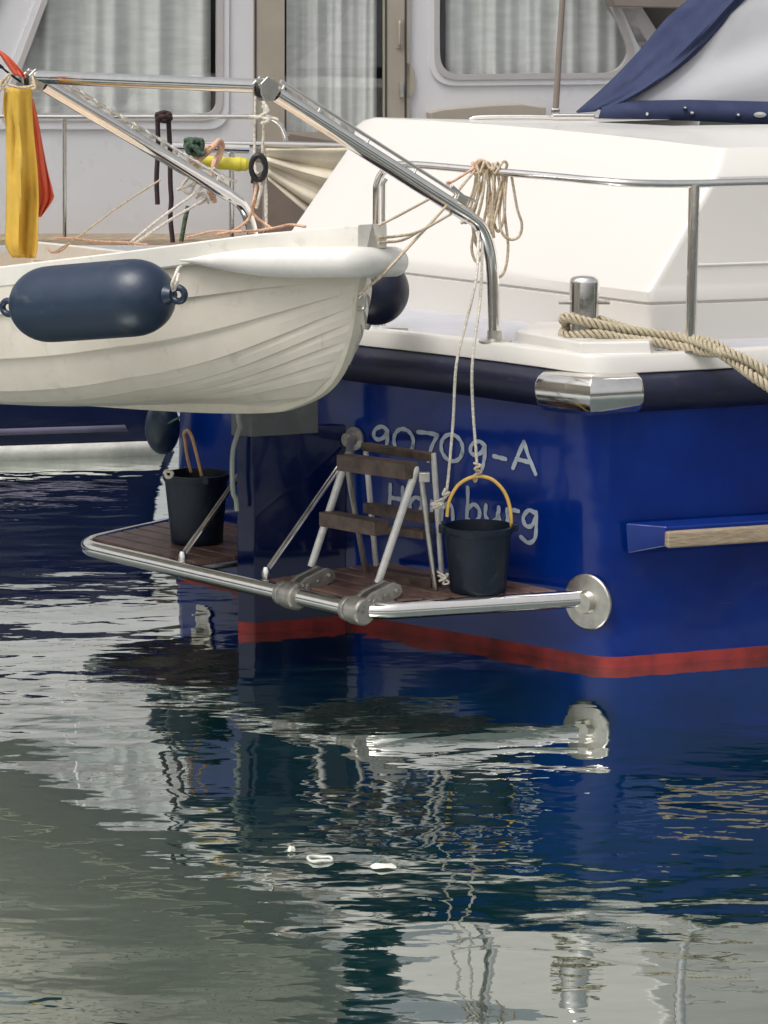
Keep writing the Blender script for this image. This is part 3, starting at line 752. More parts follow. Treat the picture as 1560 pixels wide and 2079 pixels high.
# teak planks between aft tube and transom, slotted for the rudder
def pl_edge(f):   # starboard and port limits at forward coordinate f (yacht frame)
    def sf(p): v = Vector((p[0], p[1])) - O2; return v.dot(S2), v.dot(F2)
    (sa, fa), (sb, fb), (s1, f1), (s2, f2) = sf(A_), sf(B_), sf(fl_s), sf(fl_p)
    return sa, fa, sb, fb, s1, f1, s2, f2
sa, fa, sb, fb, s1, f1, s2, f2 = pl_edge(0)
def edge_s(f, port):
    if port: t = (f - fb) / (f2 - fb); return sb + (s2 - sb) * t
    t = (f - fa) / (f1 - fa); return sa + (s1 - sa) * t
def aft_f(s): t = (s - sb) / (sa - sb); return fb + (fa - fb) * t
pk = MB(); slot = .26; NP = 6; pw = .092; gap = .014
dirA = (A_ - B_).normalized(); perp = Vector((-dirA.y, dirA.x, 0)); perp = perp if perp.dot(F3) > 0 else -perp
for k in range(7):
    off0 = .055 + k * (pw + gap); 
    for side in (0, 1):
        # run along dirA at offset; parameter = s coordinate
        def pt(s, off):
            base_f = aft_f(s); return W(s, base_f + off, ZP + .012)
        def lim(off, port):      # where plank meets the side tube
            lo, hi = (-1.6, -.3) if port else (.3, 1.6)
            for _ in range(30):
                mid = (lo + hi) / 2; inside = (abs(mid) < abs(edge_s(aft_f(mid) + off, port)) - .045)
                if port: lo, hi = (lo, mid) if inside else (mid, hi)
                else: lo, hi = (mid, hi) if inside else (lo, mid)
            return mid
        a0, a1 = lim(off0, side == 0), lim(off0 + pw, side == 0)
        inner = -slot if side == 0 else slot
        q = [pt(a0, off0), pt(inner, off0), pt(inner, off0 + pw), pt(a1, off0 + pw)]
        # stop where the transom begins
        def tf(s): return abs(s) * math.tan(R(11.5)) + .0
        if aft_f(inner) + off0 + pw > tf(inner) - .01 :
            # cut the part inside the hull
            smin = abs(inner)
            while aft_f(math.copysign(smin, inner)) + off0 + pw > tf(smin) - .01 and smin < 1.5: smin += .02
            inner = math.copysign(smin, inner)
            if abs(inner) > abs(a1) - .05: continue
            q = [pt(a0, off0), pt(inner, off0), pt(inner, off0 + pw), pt(a1, off0 + pw)]
        MB().prism(q, UP * .022).build('teak_plank', 'teak', plat, bevel=.004)
bb = MB()
for s in (-slot + .012, slot - .012): bb.tube([W(s, aft_f(s), ZP), W(s, -.05, ZP)], .014, 10)
for s in (-.62, .62): bb.tube([W(s, aft_f(s), ZP - .01), W(s, abs(s) * .2, ZP - .01)], .013, 8)
bb.build('cross_bearer', 'steel_dull', plat)
# diagonal struts down to the aft tube, doubled
def strut2(px0, py0, s0, f0, top):
    a = W(s0, f0, ZP + .05); a = onz(px0, py0, ZP + .05)
    mb = MB(); nn = (top - a).normalized().cross(UP).normalized()
    mb.tube([a + nn * .009, top + nn * .009], .0065, 8); mb.tube([a - nn * .010, top - nn * .010], .0065, 8)
    mb.lathe(a + UP * -.05, UP, [(0, 0), (.02, 0), (.02, .05), (.012, .07), (0, .072)], 12)
    return mb
topS = T(712, 915, .06)
strut2(541, 1160, 0, 0, topS).build('support_strut', 'steel', plat)
topP = onP(488, 962, Vector((O2.x, O2.y)) - F2 * .30, S2)   # runs up behind the rudder to the port half
pa = onz(371, 1128, ZP + .05)
pdir = (topS - onz(541, 1160, ZP + .05)); strut2(371, 1128, 0, 0, pa + Vector((-(pdir.x) * 0 + (topP - pa).x, (topP - pa).y + .12, (topP - pa).z)) * 1.0 if False else pa + (topP - pa) * 1.25).build('support_strut', 'steel', plat)

# boarding ladder folded up on the aft tube
YT = lambda px: None
def aftln(px, py, fw=0.0):      # vertical plane through aft tube, moved forward fw
    return onP(px, py, Vector((A_.x, A_.y)) + F2 * fw, Vector((dirA.x, dirA.y)))
def bracket(cx, cy):
    c = aftln(cx, cy); c.z = ZP
    mb = MB(); dv = dirA
    mb.lathe(c - dv * .055, dv, [(0, 0), (.052, 0), (.052, .022), (.045, .028), (0, .028)], 20)
    mb.lathe(c - dv * .018, dv, [(0, 0), (.056, 0), (.058, .01), (.058, .075), (.05, .085), (0, .085)], 20)
    # lug running up and forward from the clamp
    prof = [(.0, -.045), (-.03, .03), (.04, .075), (.15, .105), (.185, .090), (.195, .062), (.175, .040), (.10, .02), (.07, -.03)]
    for off, th in ((-.012, .02), (.045, .018)):
        pts = [c + dv * off + F3 * a + UP * b for a, b in prof]; mb.prism(pts, dv * th)
    mb.lathe(c + dv * -.022 + F3 * .155 + UP * .072, dv, [(0, 0), (.011, 0), (.011, .1), (0, .1)], 12)
    mb.lathe(c + dv * .058 + F3 * .05 + UP * .035, dv, [(0, 0), (.018, 0), (.018, .012), (0, .012)], 12)
    for a_, b_ in ((.02, .045), (.10, .055)):
        mb.lathe(c + dv * .060 + F3 * a_ + UP * b_, dv, [(0, 0), (.009, 0), (.009, .008), (0, .010)], 6)
    for k_ in (-1, 1): mb.lathe(c - dv * .060 + UP * (.026 * k_) - F3 * .01, -dv, [(0, 0), (.008, 0), (.008, .006), (0, .007)], 6)
    return mb
fb_, ft_ = .16, .30
LA = [aftln(632, 1150, fb_), aftln(702, 936, ft_)]; LB = [aftln(768, 1183, fb_), aftln(846, 950, ft_)]
lad = MB().tube(fillet([LA[0], LA[1], LB[1], LB[0]], .02, 5), .0165, 14).build('boarding_ladder', 'alu', yacht, smooth=60)
bracket(588, 1190).build('hinge_bracket', 'cast', lad, bevel=.003)
bracket(722, 1222).build('hinge_bracket', 'cast', lad, bevel=.003)
def stepboard(p0, p1, depth, th, m='step_wood', name='step'):
    d_ = (p1 - p0); mb = MB(); dn = d_.normalized(); fw = Vector((F2.x, F2.y, 0)); c = (p0 + p1) / 2
    mb.box(c, d_.length / 2, depth, th, dn, fw, dn.cross(fw) if dn.cross(fw).z > 0 else -dn.cross(fw)); mb.build(name, m, lad, bevel=.004)
stepboard(aftln(697, 938, ft_ - .03), aftln(836, 956, ft_ - .03), .036, .034)
stepboard(aftln(662, 1052, ft_ - .08), aftln(775, 1072, ft_ - .08), .038, .031)
# second section leaning forward from the same hinge
L2A = [aftln(706, 952, ft_ + .02), aftln(743, 1165, ft_ + .16)]; L2B = [aftln(856, 975, ft_ + .02), aftln(885, 1197, ft_ + .10)]
for l in (L2A, L2B): MB().tube(l, .0125, 12).build('leg', 'steel_dull', lad, smooth=60)
L3A = [aftln(742, 905, ft_ + .14), aftln(764, 1148, ft_ + .20)]; L3B = [aftln(880, 920, ft_ + .14), aftln(898, 1172, ft_ + .17)]
for l in (L3A, L3B): MB().tube(l, .0125, 12).build('leg', 'alu', lad, smooth=60)
stepboard(aftln(740, 906, ft_ + .14), aftln(880, 928, ft_ + .14), .02, .017)
stepboard(aftln(748, 1030, ft_ + .16), aftln(872, 1052, ft_ + .16), .03, .022)
stepboard(aftln(790, 1075, ft_ + .1), aftln(870, 1086, ft_ + .1), .03, .018)
stepboard(aftln(772, 1168, ft_ + .15), aftln(885, 1186, ft_ + .15), .03, .030)
# standoff flange joining ladder top to the transom
fp = T(722, 890, .0); hm = MB().lathe(fp + nT * .002, nT, [(0, 0), (.052, 0), (.052, .012), (.03, .02), (.03, .06), (0, .062)], 28)
hm.tube([fp + nT * .03, aftln(708, 925, ft_ + .04)], .018, 10); hm.build('standoff', 'cast', lad)
hb_ = aftln(862, 968, ft_); MB().box(hb_, .022, .02, .02).build('hinge', 'steel_dull', lad, bevel=.004)

# davits with cross bar
def davit(shift, name='davit'):
    sh = S3 * -shift
    base = T(1004, 694, -.06); base.z = 1.325
    Db = Vector((base.x, base.y)); Dd = F2
    def q(px, py): return onP(px, py, Db, Dd)
    pts = [base, q(1003, 630), q(1000, 548), q(993, 500), q(976, 460), q(948, 436), q(560, 190)]
    pts = [p + sh for p in pts]
    low = spline(pts[:6], 8)
    D = MB().tube([pts[5], pts[6]], .032, 20).build(name, 'steel', yacht, smooth=60)
    MB().tube(low, .0265, 18).build('post', 'steel', D, smooth=60)
    ax = (pts[6] - pts[5]).normalized(); upn = ax.cross(S3).normalized(); upn = upn if upn.z > 0 else -upn
    tr_ = MB().tube([pts[5] + upn * .055 + ax * .05, pts[6] + upn * .055], .008, 10)
    for t in (.08, .3, .55, .8, .98): 
        c_ = pts[5].lerp(pts[6], t); tr_.tube([c_ + upn * .03, c_ + upn * .055], .006, 8)
    tr_.build('track_rail', 'steel', D, smooth=60)
    MB().lathe(base + sh + UP * -.012, UP, [(0, 0), (.075, 0), (.075, .008), (.032, .016), (.030, .05), (0, .05)], 24).build('foot_flange', 'steel_dull', D)
    # head cheek plates and sheave
    tip = q(540, 180) + sh
    prof = [(-.045, .022), (-.01, .050), (.040, .028), (.044, -.012), (.016, -.050), (-.022, -.050), (-.044, -.02)]
    hm = MB()
    for o_ in (-.030, .022):
        hm.prism([tip + F3 * a + UP * b + S3 * o_ for a, b in prof], S3 * .008)
    hm.box(tip + UP * .03, .03, .026, .012, F3, S3, UP)
    hd_ = hm.build('sheave_head', 'steel_dull', D, bevel=.004)
    MB().lathe(tip - S3 * .018, S3, [(0, 0), (.036, 0), (.028, .012), (.028, .022), (.036, .034), (0, .034)], 20).build('sheave', 'black', D)
    # cleat near the bend
    cl = pts[5].lerp(pts[6], .05) + upn * .045; mb = MB().box(cl, .03, .010, .014, ax, S3, upn); mb.tube([cl + ax * -.075 + upn * .026, cl + upn * .016, cl + ax * .075 + upn * .026], .0075, 8); mb.build('cleat', 'steel_dull', D, bevel=.003)
    return tip, pts, upn, ax
tip1, dpts1, dup, dax = davit(0.0)
SPAN = 1.71
tip2, dpts2, _, _ = davit(SPAN)
xb = MB().tube([tip1 + UP * .01, tip2 + UP * .012], .029, 18).build('davit_cross_bar', 'steel', yacht, smooth=60)

# ================================================================ DINGHY hanging under the davits
BOWT = .68
CLp = Vector((tip1.x, tip1.y)) - F2 * .02
bow2 = CLp + S2 * BOWT
ding = thing('dinghy', 'cream lapstrake rowing dinghy slung across the stern of the blue yacht on steel davits', 'dinghy', Vector((bow2.x - .9, bow2.y + 1.1, 1.0)))
def CL(px, py): return onP(px, py, bow2, S2)
stem_px = [(735, 566), (729, 600), (724, 650), (713, 700), (692, 755), (656, 797), (600, 824), (545, 834), (400, 833), (200, 821), (0, 806), (-250, 790)]
def tt_of(p): return (bow2 - Vector((p.x, p.y))).dot(S2)
stem_tz = [(tt_of(CL(x, y)), CL(x, y).z) for x, y in stem_px]
LEN = 3.3
def keel_z(t): return lerp_tab(stem_tz, t)
def halfb(t): 
    u = min(1, max(0, t) / 1.55); return .035 + .60 * (1 - (1 - u) ** 2.1) * (1 - .12 * max(0, (t - 2.2)) ** 2)
gun_top_px = [(0, 540), (250, 510), (520, 474), (735, 455), (770, 452)]
def near_pt(t, b, z=0): q = bow2 - S2 * t - F2 * b; return Vector((q.x, q.y, z))
def gun_z(t):
    p = near_pt(t, halfb(t)); z = 1.7
    for _ in range(4):
        px_, _y = proj((p.x, p.y, z)); z = zfor(p.x, p.y, lerp_tab(gun_top_px, px_))
    return z
tsamp = [0, .015, .03, .05, .075, .10, .14, .18, .23, .29, .36, .44, .54, .66, .8, .95, 1.15, 1.4, 1.7, 2.0, 2.35, 2.7, 3.0, LEN]
gz = {}
for t in tsamp: gz[t] = gun_z(min(t, 2.2)) if t < 2.2 else gun_z(2.2) + (t - 2.2) * .01
NS = 9
def section(t, sgn):
    """lapstrake section gunwale -> keel; returns rows (b,z)"""
    b = halfb(t); zg = gz[t] - .03
    # stem limits the lowest point: at station t the keel height
    zk = keel_z(max(t, stem_tz[0][0] + .0)) if t >= stem_tz[0][0] else stem_tz[0][1]
    zk = min(zk, zg - .05)
    kb = .022
    bowness = math.exp(-t / .55)
    out = []
    us = [k / NS for k in range(NS + 1)]
    def cur(u):
        ph = u * math.pi / 2
        yb = (b - kb) * (math.cos(ph) ** (.75 + .35 * bowness)) + kb
        zz = zg - (zg - zk) * ((1 - bowness * .6) * math.sin(ph) ** 1.25 + bowness * .6 * u)
        return Vector((yb, zz))
    pts = []
    for k in range(NS):
        a = cur(us[k]); c = cur(us[k + 1]); d_ = (c - a).normalized(); n = Vector((-d_.y, d_.x)) 
        if n.x < 0: n = -n
        lap = .010 * (1 if k < NS - 1 else 0)
        pts += [a, a.lerp(c, .5) + n * (lap * .45), c + n * lap]
    return pts
for side, nm in ((1, 'hull'),):
    rowsN, rowsF = [], []
    for t in tsamp:
        sec = section(t, 1)
        # rake of the lower hull: stations under the stem shift aft so that the stem profile is followed
        z0 = sec[0].y; zk = sec[-1].y
        def shift(z):
            # minimal t at which the stem exists at height z
            tz = stem_tz
            if z >= tz[0][1]: return tz[0][0]
            for (t0, z1), (t1, z2) in zip(tz, tz[1:]):
                if z2 <= z <= z1: return t0 + (t1 - t0) * (z1 - z) / max(1e-6, (z1 - z2))
            return tz[7][0]
        rn, rf = [], []
        for p in sec:
            rn.append(near_pt(t, p.x, p.y)); q = bow2 - S2 * t + F2 * p.x; rf.append(Vector((q.x, q.y, p.y)))
        rowsN.append(rn); rowsF.append(rf)
# rebuild so each strake line runs to the stem profile: blend t toward stem position near bow
def stem_t(z):
    tz = stem_tz
    if z >= tz[0][1]: return tz[0][0]
    for (t0, z1), (t1, z2) in zip(tz, tz[1:]):
        if z2 <= z <= z1: return t0 + (t1 - t0) * (z1 - z) / max(1e-6, (z1 - z2))
    return tz[7][0]
# strakes defined by their end height on the stem and their height on the midship section
def build_side(sgn):
    """rows = strakes lines; each line parametrised from stem to stern"""
    tm = 1.55; zgm = gz[1.4]; zkm = keel_z(1.5)
    lines = []
    SPY = [505, 560, 588, 620, 652, 688, 724, 762, 800, 830]
    MZ = [0, .28, .60, .84, .93, .965, .985, .994, .998, 1]
    MYB = [1, 1.0, .95, .85, .71, .56, .41, .27, .13, .0]
    sp = [k / 48 for k in range(49)]
    n = len(SPY)
    prof = [Vector((stem_tz[0][0], gz[0] - .03))] + [Vector((a, b)) for a, b in stem_tz[:8]]
    pp = []
    for q in prof:
        w_ = bow2 - S2 * q.x; pp.append(proj((w_.x, w_.y, q.y))[1])
    def line(u, lapout):
        py = SPY[u]
        e = prof[-1]
        for i in range(len(pp) - 1):
            if pp[i] <= py <= pp[i + 1]: e = prof[i].lerp(prof[i + 1], (py - pp[i]) / (pp[i + 1] - pp[i])); break
        if u == 0: e = prof[0]
        pts = []
        for q in sp:
            t = e.x + (LEN - e.x) * q ** 1.35
            b = halfb(max(0, t - e.x * .55))
            zg = (gun_z(min(t, 2.2))) - .03; zk = keel_z(max(t, .9)) if t > .9 else keel_z(.95)
            w_ = math.exp(-((t - e.x) / .62) ** 1.15)
            uu = u / (n - 1)
            yb = b * (MYB[u] * (1 - w_) + (1 - uu) ** .6 * w_)
            zz = (zg - (zg - zk) * MZ[u]) * (1 - w_) + e.y * w_ + (zg - (gz[0] - .03)) * w_ * (1 - uu)
            entry = 1 - math.exp(-(t - e.x) / .06)
            yb = .020 + yb * entry + lapout * min(1, (t - e.x) / .10)
            zmin = keel_z(max(t, stem_tz[0][0]))
            pts.append((t, yb, max(zz, zmin)))
        return pts
    for j in range(n - 1):
        a = line(j, 0); c = line(j + 1, .014 if j < n - 3 else 0)
        lines.append(a); lines.append([((p[0] + q[0]) / 2, (p[1] + q[1]) / 2 + .006, (p[2] + q[2]) / 2) for p, q in zip(a, c)]); lines.append(c)
    R_ = []
    for l in lines:
        r = []
        for (t, yb, z) in l:
            q = bow2 - S2 * t - F2 * (yb * sgn); r.append(Vector((q.x, q.y, z)))
        R_.append(r)
    return R_
hb = MB(); nearR = build_side(1); farR = build_side(-1)
hb.grid(nearR); hb.grid(farR)
# stern transom closing
sternN = [r[-1] for r in nearR]; sternF = [r[-1] for r in farR]; hb.grid([sternN, sternF])
hb.build('hull', 'dinghy', ding, smooth=13)
# inside skin, floor
inn = []
for r in (nearR, farR):
    sgn = 1 if r is nearR else -1
    inn.append([[p + F3 * (.028 * sgn) + UP * .012 for p in row] for row in r[0:20:3]])
ib = MB(); ib.grid(inn[0]); ib.grid(inn[1]); ib.grid([inn[0][-1], inn[1][-1]])
ib.build('inner_skin', 'dinghy_in', ding, smooth=40)
for t, dz in ((.55, -.10), (1.35, -.22), (2.3, -.22)):
    b = halfb(t) - .03; z = gun_z(min(t, 2.2)) + dz; q = bow2 - S2 * t
    MB().box(Vector((q.x, q.y, z)), .13, b, .014, S3, F3, UP).build('thwart', 'dinghy_in', ding, bevel=.005)
# stem and keel band
kb_ = []
for i in range(0, 61):
    pass
kp = []
tt_ = [p for p in stem_tz]
path = [Vector((bow2.x - S2.x * t, bow2.y - S2.y * t, z)) for t, z in [(0.02, gz[0] - .05)] + stem_tz]
pathS = spline(path, 6)
kbm = MB(); rowsK = []
for i, p in enumerate(pathS):
    a = pathS[max(0, i - 1)]; b = pathS[min(len(pathS) - 1, i + 1)]; tg = (b - a).normalized(); outn = tg.cross(F3).normalized()
    if outn.dot(S3 * .5 - UP) < 0: outn = -outn
    hw = .024
    rowsK.append([p - F3 * (hw + .012) - outn * .055, p - F3 * hw + outn * .0, p - F3 * (hw - .008) + outn * .008, p + F3 * (hw - .008) + outn * .008, p + F3 * hw, p + F3 * (hw + .012) - outn * .055])
kbm.grid(rowsK).build('keel_band', 'keelband', ding, smooth=40)
# gunwale strake: box section outside, meeting in a blunt nose block
def gunwale():
    mb = MB(); hgt = .085; rows = []
    seq = [(t, -1) for t in reversed(tsamp)] + [(t, 1) for t in tsamp]
    seq = [(LEN, 1)] + [] ; pts = []
    for t in reversed(tsamp): pts.append((t, 1))
    for t in tsamp: pts.append((t, -1))
    for t, sg in pts:
        b = halfb(t) + .012; zt = gz[t]; h_ = hgt * (1.0 if t > .1 else 1.08)
        row = []
        for (o_, dz) in ((-.045, 0), (.018, 0), (.022, -.006), (.022, -h_ + .006), (.016, -h_), (-.02, -h_)):
            q = bow2 - S2 * (t - .02) - F2 * ((b + o_) * sg) if (b + o_) > 0 else bow2 - S2 * (t - .02) - F2 * (.002 * sg)
            row.append(Vector((q.x, q.y, zt + dz)))
        rows.append(row + [row[0]])
    mb.grid(rows); return mb.build('gunwale', 'gunwale', ding, smooth=30)
gunwale()
# white sausage fender wrapped round the bow
def bow_fender():
    pts = []; n = 26
    for k in range(n + 1):
        u = k / n
        if u <= .62:
            t = .60 * (1 - u / .62); t = max(t, 0); 
            b = halfb(t) + .05; sg = 1
            q = bow2 - S2 * (t - .03) - F2 * b
        else:
            t = .5 * (u - .62) / .38; b = halfb(t) + .05
            q = bow2 - S2 * (t - .03) + F2 * b
        pts.append(Vector((q.x, q.y, 0)))
    # smooth nose
    pts = [pts[i] for i in range(0, len(pts), 2)]
    sm = spline(pts, 4)
    out, rad = [], []
    L_ = len(sm)
    for i, p in enumerate(sm):
        u = i / (L_ - 1)
        px_, _ = proj((p.x, p.y, 1.5)); yy = lerp_tab([(505, 531), (600, 533), (700, 532), (800, 531), (900, 531)], px_)
        z = zfor(p.x, p.y, yy); out.append(Vector((p.x, p.y, z)))
        rad.append(max(.004, .058 * min(1, math.sin(min(1, u / .42) * math.pi / 2)) * min(1, math.sqrt(max(0, (1 - u) / .15)))))
    return MB().tube(out, rad, 20).build('bow_fender', 'white_fender', ding, smooth=70)
bow_fender()
ep = CL(729, 604); MB().tube(spline([ep + S3 * .0, ep + S3 * .03 + UP * .02, ep + S3 * .03 - UP * .03, ep - UP * .045], 6), .009, 8).build('eye_bolt', 'steel_dull', ding)

# ================================================================ fenders
def fender(c, ax, L, r, label, name='cylinder_fender'):
    t = thing(name, label, 'fender', c)
    ax = ax.normalized(); prof = []
    hl = L / 2
    for k in range(13):
        a = k / 12 * math.pi / 2; prof.append((r * math.sin(a) ** .9, -hl + r * 1.15 * (1 - math.cos(a))))
    prof += [(r * 1.004, -hl + r * 1.15 + .03), (r * 1.004, hl - r * 1.15 - .03)]
    for k in range(13):
        a = math.pi / 2 * (1 - k / 12); prof.append((r * math.sin(a) ** .9, hl - r * 1.15 * (1 - math.cos(a))))
    body = MB().lathe(c, ax, prof, 48).build('body', 'blk_fender', t, smooth=70)
    for s in (-1, 1):
        e = c + ax * (s * (hl - .012)); up = UP
        m_ = MB().tube([e, e + ax * s * .035], [.042, .026], 14)
        ring = [e + ax * s * (.058 + .03 * math.cos(a)) + ax.cross(Vector((0, 1, 0))).normalized() * (.026 * math.sin(a)) for a in [k * math.pi / 8 for k in range(16)]]
        m_.tube(ring, .013, 10, closed=True); m_.build('end_eye', 'blk_fender', t, smooth=60)
    return t
fax = Vector((math.cos(R(33)), -math.sin(R(33)), .115))
# centre placed off the near topside
tf_ = 1.03; base_ = near_pt(tf_, halfb(tf_) + .245)
fc = onP(186, 611, Vector((base_.x, base_.y)), S2)
fender(fc, fax, .735, .146, 'big navy sausage fender lying along the side of the cream dinghy')
e_ = atY(356, 584, fc.y - .30)
rope_q = [[atY(352, 590, fc.y - .27), atY(350, 575, fc.y - .29), atY(356, 560, fc.y - .28), atY(362, 545, fc.y - .24), atY(367, 541, fc.y - .2)], [atY(354, 588, fc.y - .27), atY(360, 572, fc.y - .3), atY(362, 556, fc.y - .27)]]
# ball fender behind the dinghy bow
bc = T(766, 592, .24); rb_ = .136
bt = thing('ball_fender', 'round dark navy fender between the dinghy bow and the yacht deck edge', 'fender', bc)
prof = [(rb_ * math.sin(a), -rb_ * math.cos(a) * 1.05) for a in [k * math.pi / 24 for k in range(25)]]; prof[0] = (0, prof[0][1]); prof[-1] = (0, prof[-1][1])
MB().lathe(bc, Vector((.35, -.1, 1)), prof, 40).build('body', 'rub', bt, smooth=80)
MB().lathe(bc - Vector((.35, -.1, 1)).normalized() * (rb_ + .03), Vector((.35, -.1, 1)), [(0, 0), (.022, 0), (.026, .03), (.03, .05), (0, .05)], 16).build('end_eye', 'shackle', bt)
# dark fender on the port quarter
pc = W(-1.42, .05, 0); pq = atY(330, 868, pc.y)
ft2 = thing('ball_fender', 'dark round fender half hidden behind the left bucket under the dinghy', 'fender', pq)
rp_ = .085
MB().lathe(pq, UP, [(0, -.13)] + [(rp_ * math.sin(a), -.13 * math.cos(a)) for a in [k * math.pi / 16 for k in range(1, 16)]] + [(0, .13)], 28).build('body', 'blk_fender', ft2, smooth=70)
MB().tube([pq + Vector((-.02, -.08, -.0)), pq + Vector((.09, -.06, .06))], .006, 8).build('lashing', 'rope_g', ft2)

# ================================================================ buckets
def bucket(px, py, rimw, h_, label, hm, hpts, tilt=0):
    base = onz(px, py, ZP + .036); t = thing('bucket', label, 'bucket', base, 'black rubber buckets on the swim platform')
    r1 = rimw / 2; r0 = r1 * .83
    outp = [(0, 0), (r0 * .96, 0), (r0, .006), (r0 * 1.01, .03)] + [(r0 + (r1 - r0) * k / 5, .03 + (h_ - .06) * k / 5) for k in range(1, 6)] + [(r1 + .006, h_ - .03), (r1 + .009, h_ - .022), (r1 + .009, h_ - .002), (r1 + .004, h_), (r1 - .004, h_), (r1 - .008, h_ - .03), (r0 - .008, .02), (0, .014)]
    MB().lathe(base, UP, outp, 44).build('pail', 'bucket', t, smooth=40)
    for sg in (-1, 1):
        lx = Vector((math.cos(R(hpts[1])), -math.sin(R(hpts[1])), 0)) * (sg * (r1 + .012)); MB().box(base + lx + UP * (h_ - .012), .014, .02, .016).build('lug', 'bucket', t, bevel=.004)
    hpl = [onP(x, y, Vector((base.x, base.y)) , Vector((math.cos(R(hpts[1])), -math.sin(R(hpts[1]))))) for x, y in hpts[0]]
    MB().tube(spline(hpl, 8), .0075, 12).build('handle', hm, t, smooth=60)
    return base, t
bR, bRt = bucket(971, 1199, .283, zfor(*onz(970, 1199, ZP + .036).xy, 1066) - ZP - .036, 'black rubber bucket with raised yellow handle under the port name', 'yellow', ([(908, 1049), (912, 1018), (928, 988), (950, 972), (975, 967), (1002, 975), (1025, 1000), (1036, 1032), (1039, 1068)], -8))
bL, bLt = bucket(400, 1100, .285, zfor(*onz(403, 1100, ZP + .036).xy, 960) - ZP - .036, 'black rubber bucket at the far left end of the platform with orange handle', 'orange', ([(388, 960), (380, 925), (376, 895), (374, 880), (381, 874), (390, 888), (400, 925), (410, 968)], 70))
MB().tube(spline([onP(x, y, bL.xy - Vector((0, .13)), Vector((1, 0))) for x, y in ((334, 962), (338, 956), (350, 960), (346, 968), (338, 968), (336, 960))], 5), .008, 8).build('grip', 'rope_w', bLt)

# ================================================================ ropes
def rope(name, label, paths, r, m, cat='rope', n=8, seg=8):
    mb = MB()
    for p in paths: mb.tube(spline(p, seg), r, n)
    o = mb.build(name, m, smooth=60); tag(o, label, cat); return o
def P3(lst): return [atY(*p) for p in lst]
YR = T(985, 345, -.10).y    # depth of the rail at the coil
yk = YR - .05
def loops(lst, y0): return [atY(a, b, y0 + (c if len(q) > 2 else 0)) for q in lst for a, b, c in [(q + (0,))[:3]]]
coil = [
 [(965, 330), (975, 350), (985, 328), (992, 352), (968, 345), (980, 325), (1000, 345), (1010, 330), (1020, 350), (1030, 335), (1022, 328), (1005, 352), (1000, 332), (1012, 355)],
 [(972, 345), (973, 380), (966, 420), (955, 445), (945, 452), (952, 440), (968, 410), (980, 370), (985, 345)],
 [(988, 345), (993, 390), (985, 440), (972, 490), (962, 470), (960, 455), (965, 490), (980, 512), (992, 500), (1000, 420), (1003, 350)],
 [(1008, 340), (1000, 400), (990, 500), (992, 545), (1008, 563), (1025, 550), (1032, 500), (1025, 430), (1022, 345)],
 [(1026, 345), (1018, 400), (1014, 440), (1020, 472), (1036, 486), (1054, 480), (1060, 455), (1050, 420), (1038, 350)],
 [(998, 345), (1005, 390), (1000, 450), (1003, 480), (990, 420), (995, 350)],
 [(975, 350), (962, 400), (948, 440), (938, 452), (946, 425), (962, 385), (968, 350)],
 [(985, 350), (980, 400), (968, 450), (958, 500), (966, 530), (978, 520), (988, 470), (996, 420), (992, 350)],
 [(1022, 352), (1010, 395), (1002, 440), (1012, 470), (1024, 440), (1026, 395), (1030, 350)],
 [(1012, 350), (1014, 385), (1006, 430), (998, 470), (1006, 440), (1018, 385), (1022, 350)],
]
coilp = [[atY(a, b, yk - .015 * math.sin(i * 1.3 + j)) for i, (a, b) in enumerate(l)] for j, l in enumerate(coil)]
rope('rope_coil', 'hank of thin tan line hung in loops over the stern guard rail', coilp, .0062, 'rope', 'rope coil')
rope('fender_cord', 'short white cord tied through the right hand eye of the big sausage fender', rope_q, .0065, 'rope_w', 'cord')
# the knot in pinkish cord on the rail
kn = [[(960, 330), (968, 352), (975, 328), (983, 352), (990, 330), (996, 350), (972, 340)], [(958, 345), (975, 325), (995, 340), (970, 355), (960, 340)]]
rope('rope_knot', 'pink tan cord knotted round the stern guard rail beside the hank', [[atY(a, b, YR + .025 * math.cos(i * 2.2) - .015) for i, (a, b) in enumerate(l)] for l in kn], .0085, 'rope_p', 'knot')
# lines from the knot to the dinghy bow
bq = near_pt(0, 0, 0); yb_ = bow2.y - .02
rope('painter_line', 'long thin tan painter running from the rail knot down to the dinghy bow', [
 [atY(965, 345, yk), atY(900, 425, yk - .3), atY(840, 490, yb_ + .1), atY(780, 555, yb_), atY(728, 598, yb_ - .02)]], .0058, 'rope')
rope('bow_line', 'pair of slack tan lines sweeping from the davit arm to the dinghy nose', [
 [atY(870, 405, dpts1[5].y - .25), atY(810, 437, yb_ + .1), atY(768, 458, yb_)],
 [atY(915, 435, dpts1[5].y - .05), atY(850, 470, yb_ + .2), atY(800, 480, yb_ + .1), atY(768, 482, yb_)],
 [atY(850, 470, yb_ + .2), atY(815, 488, yb_ + .1), atY(768, 492, yb_)]], .0056, 'rope')
rope('short_line', 'short brown tan line from the rail knot to the black davit cleat', [[atY(962, 342, yk), atY(930, 362, yk - .1), atY(910, 376, yk - .15), atY(925, 392, yk - .18)], [atY(912, 376, yk - .15), atY(908, 370, yk - .15), atY(915, 368, yk - .15)]], .0055, 'rope_p')
